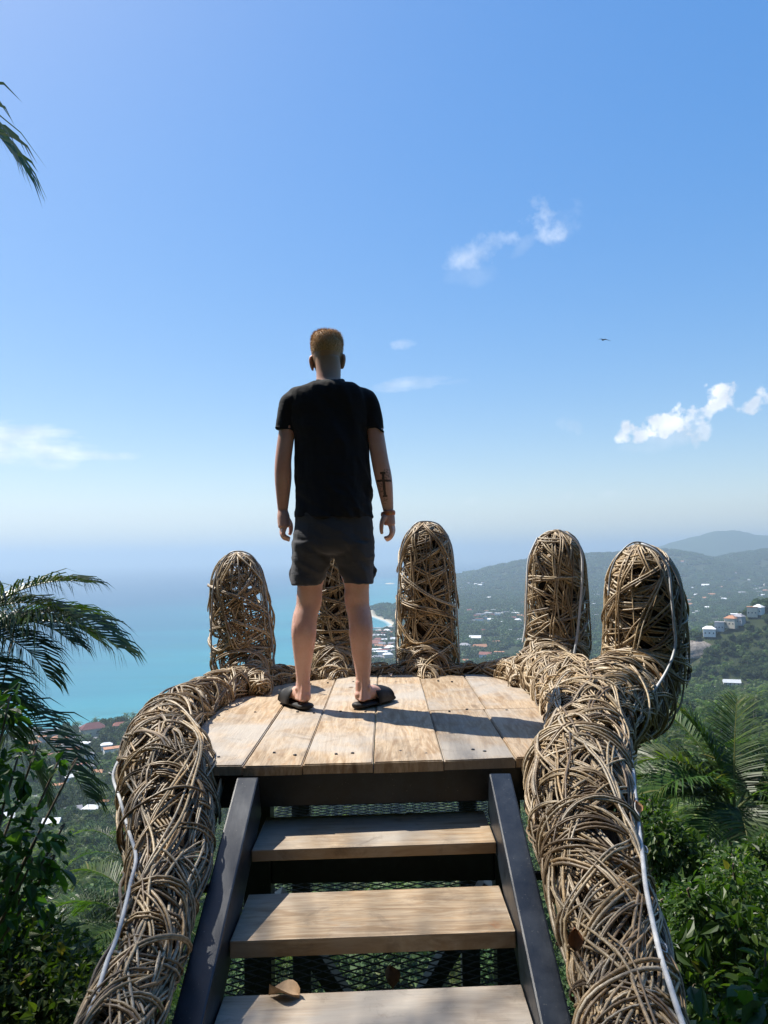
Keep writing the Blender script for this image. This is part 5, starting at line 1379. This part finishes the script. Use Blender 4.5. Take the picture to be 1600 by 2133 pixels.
V, F = tube_np(P[None], np.tile([0, 0, 1.], (1, 37, 1)), np.full((1, 37), .0075), 8, flat=1.4)
obj('collar', mesh_np('collar', V, F), M['shirt'], ts)
shorts = [col_loft([(1062, 616, 774, .112, -.004), (1080, 614, 776, .118, -.006), (1110, 612.5, 777.5, .126, -.010), (1135, 611, 778.5, .128, -.010), (1150, 612, 778, .118, -.004), (1156, 620, 770, .09, 0)], 40, power=2.3),
          col_loft([(1130, 611, 694, .122, -.006), (1150, 610.5, 694, .116, -.004), (1165, 610, 691, .110, -.002), (1180, 609, 685.5, .104, 0), (1200, 608.5, 678, .100, .003), (1217, 608.5, 671.5, .098, .004)], 30, power=2.3),
          col_loft([(1130, 692, 778, .122, -.006), (1150, 692, 779, .116, -.004), (1165, 696, 779, .110, -.002), (1180, 702, 779, .104, 0), (1200, 709.5, 779, .100, .003), (1216, 716, 778, .098, .004)], 30, power=2.3),
          limb([W(774, 1165, .02), W(779, 1180, .02), W(785, 1189, .02), W(778, 1204, .02), W(775, 1213, .02)], [(.004, .03), (.006, .035), (.006, .03), (.006, .035), (.004, .03)], 18),
          limb([W(612, 1165, .02), W(608, 1180, .02), W(606, 1195, .02), W(608, 1212, .02)], [(.004, .03), (.006, .035), (.006, .03), (.004, .03)], 14)]
so_ = fuse('shorts', shorts, .0055, 2); wrinkle(so_, .009, 11)
ppart('shorts', so_, M['shorts'])
# wristband
M['band'] = mat_plain('orange_band', (.78, .22, .08), .5, .4, .2, 40)
c0 = W(808.5, 1069.5, .021); P = np.stack([c0[0] + .031 * np.cos(a), c0[1] + .028 * np.sin(a), c0[2] + .004 * np.cos(a)], -1)
V, F = tube_np(P[None], np.tile([0, 0, 1.], (1, 37, 1)), np.full((1, 37), .0055), 8, flat=2.3)
wb = ppart('wristband', mesh_np('wristband', V, F), M['band'])
ppc = obj('clasp', bm_mesh('clasp', box_bm(tuple(W(811, 1072, -.012)), tuple(W(817, 1067, -.004) + [0, 0, 0]), .001)), mat_plain('brass', (.75, .45, .18), .3, .6, .1, 50), wb)
# slide sandals
M['rubber'] = mat_plain('black_rubber', (.022, .022, .023), .6, .35, .3, 60)
for (heel, f, s) in feet:
    root = ppart('sandal', fuse('sandal', [limb([heel - f * .016 + [0, 0, .018], heel + f * .012 + [0, 0, .018], heel + f * .07 + [0, 0, .017], heel + f * .14 + s * .001 + [0, 0, .016], heel + f * .20 + [0, 0, .016], heel + f * .258 + [0, 0, .019], heel + f * .282 + [0, 0, .022]],
                                          [(.016, .012), (.040, .016), (.043, .015), (.049, .014), (.053, .013), (.044, .012), (.018, .009)], 40, ref=(0, 0, 1))], .0045, 3), M['rubber'])
    n = 21; aa = np.linspace(-.15, math.pi + .15, n); Vs = []
    for t0, lift in ((.105, .006), (.145, .010), (.19, .006), (.235, -.004)):
        c = heel + f * t0 + np.array([0, 0, .026])
        hh = .062 + lift - .10 * max(0, t0 - .15); ww = .0545 - .03 * max(0, t0 - .2)
        Vs.append(np.stack([c + s * ww * math.cos(q) + np.array([0, 0, hh * max(math.sin(q), -.2)]) for q in aa]))
    inner = [np.stack([v - (v - (heel + f * t0 + np.array([0, 0, .03]))) * .075 for v in row]) for row, t0 in zip(Vs, (.105, .145, .19, .235))]
    V = np.concatenate(Vs + inner); off = 4 * n; Fq = []
    for i in range(3):
        for j in range(n - 1):
            Fq.append([i * n + j, i * n + j + 1, (i + 1) * n + j + 1, (i + 1) * n + j]); Fq.append([off + i * n + j, off + (i + 1) * n + j, off + (i + 1) * n + j + 1, off + i * n + j + 1])
    for i in (0, 3):
        for j in range(n - 1): Fq.append([i * n + j, off + i * n + j, off + i * n + j + 1, i * n + j + 1])
    obj('strap', mesh_np('strap', V, np.array(Fq)), M['rubber'], root)

# ------------------------------------------------------------------ a bird over the bay
def bird():
    c = at(1258, 708, 60.0); root = empty('bird', c, .4)
    mt = mat_plain('dark_feathers', (.03, .03, .035), .7, .2, .3, 5)
    V, Q, T = limb([np.array([0, -.30, 0]), np.array([0, -.1, .01]), np.array([0, .12, .02]), np.array([0, .26, .03])], [(.012, .008), (.05, .045), (.045, .045), (.012, .012)], 14, ref=(0, 0, 1), sides=10)
    obj('body', mesh_np('bird_body', V, [Q, T]), mt, root)
    for s in (-1, 1):
        V, Q, T = limb([np.array([0, .02, .02]), np.array([.2 * s, .06, .07]), np.array([.42 * s, .0, .03]), np.array([.62 * s, -.12, -.06])], [(.09, .012), (.075, .01), (.05, .008), (.008, .004)], 14, ref=(0, 0, 1), sides=8)
        obj('wing', mesh_np('bird_wing', V, [Q, T]), mt, root)
    tag(root, 'small dark bird gliding high over the bay', 'bird')
bird()

# ------------------------------------------------------------------ sea haze
def haze():
    bm = box_bm((-80000, -80000, SEA - 30), (80000, 80000, 225))
    o = obj('haze', bm_mesh('haze', bm), None)
    m_ = bpy.data.materials.new('sea_haze'); m_.use_nodes = True; nt = m_.node_tree
    for nd in list(nt.nodes):
        if nd.type == 'BSDF_PRINCIPLED': nt.nodes.remove(nd)
    v = nt.nodes.new('ShaderNodeVolumePrincipled')
    v.inputs['Color'].default_value = (.50, .63, .75, 1); v.inputs['Density'].default_value = HAZE_DENSITY
    v.inputs['Anisotropy'].default_value = .25
    nt.links.new(v.outputs[0], nt.nodes['Material Output'].inputs['Volume'])
    o.data.materials.append(m_)
    tag(o, kind='stuff')
HAZE_DENSITY = 2.0e-4
haze()
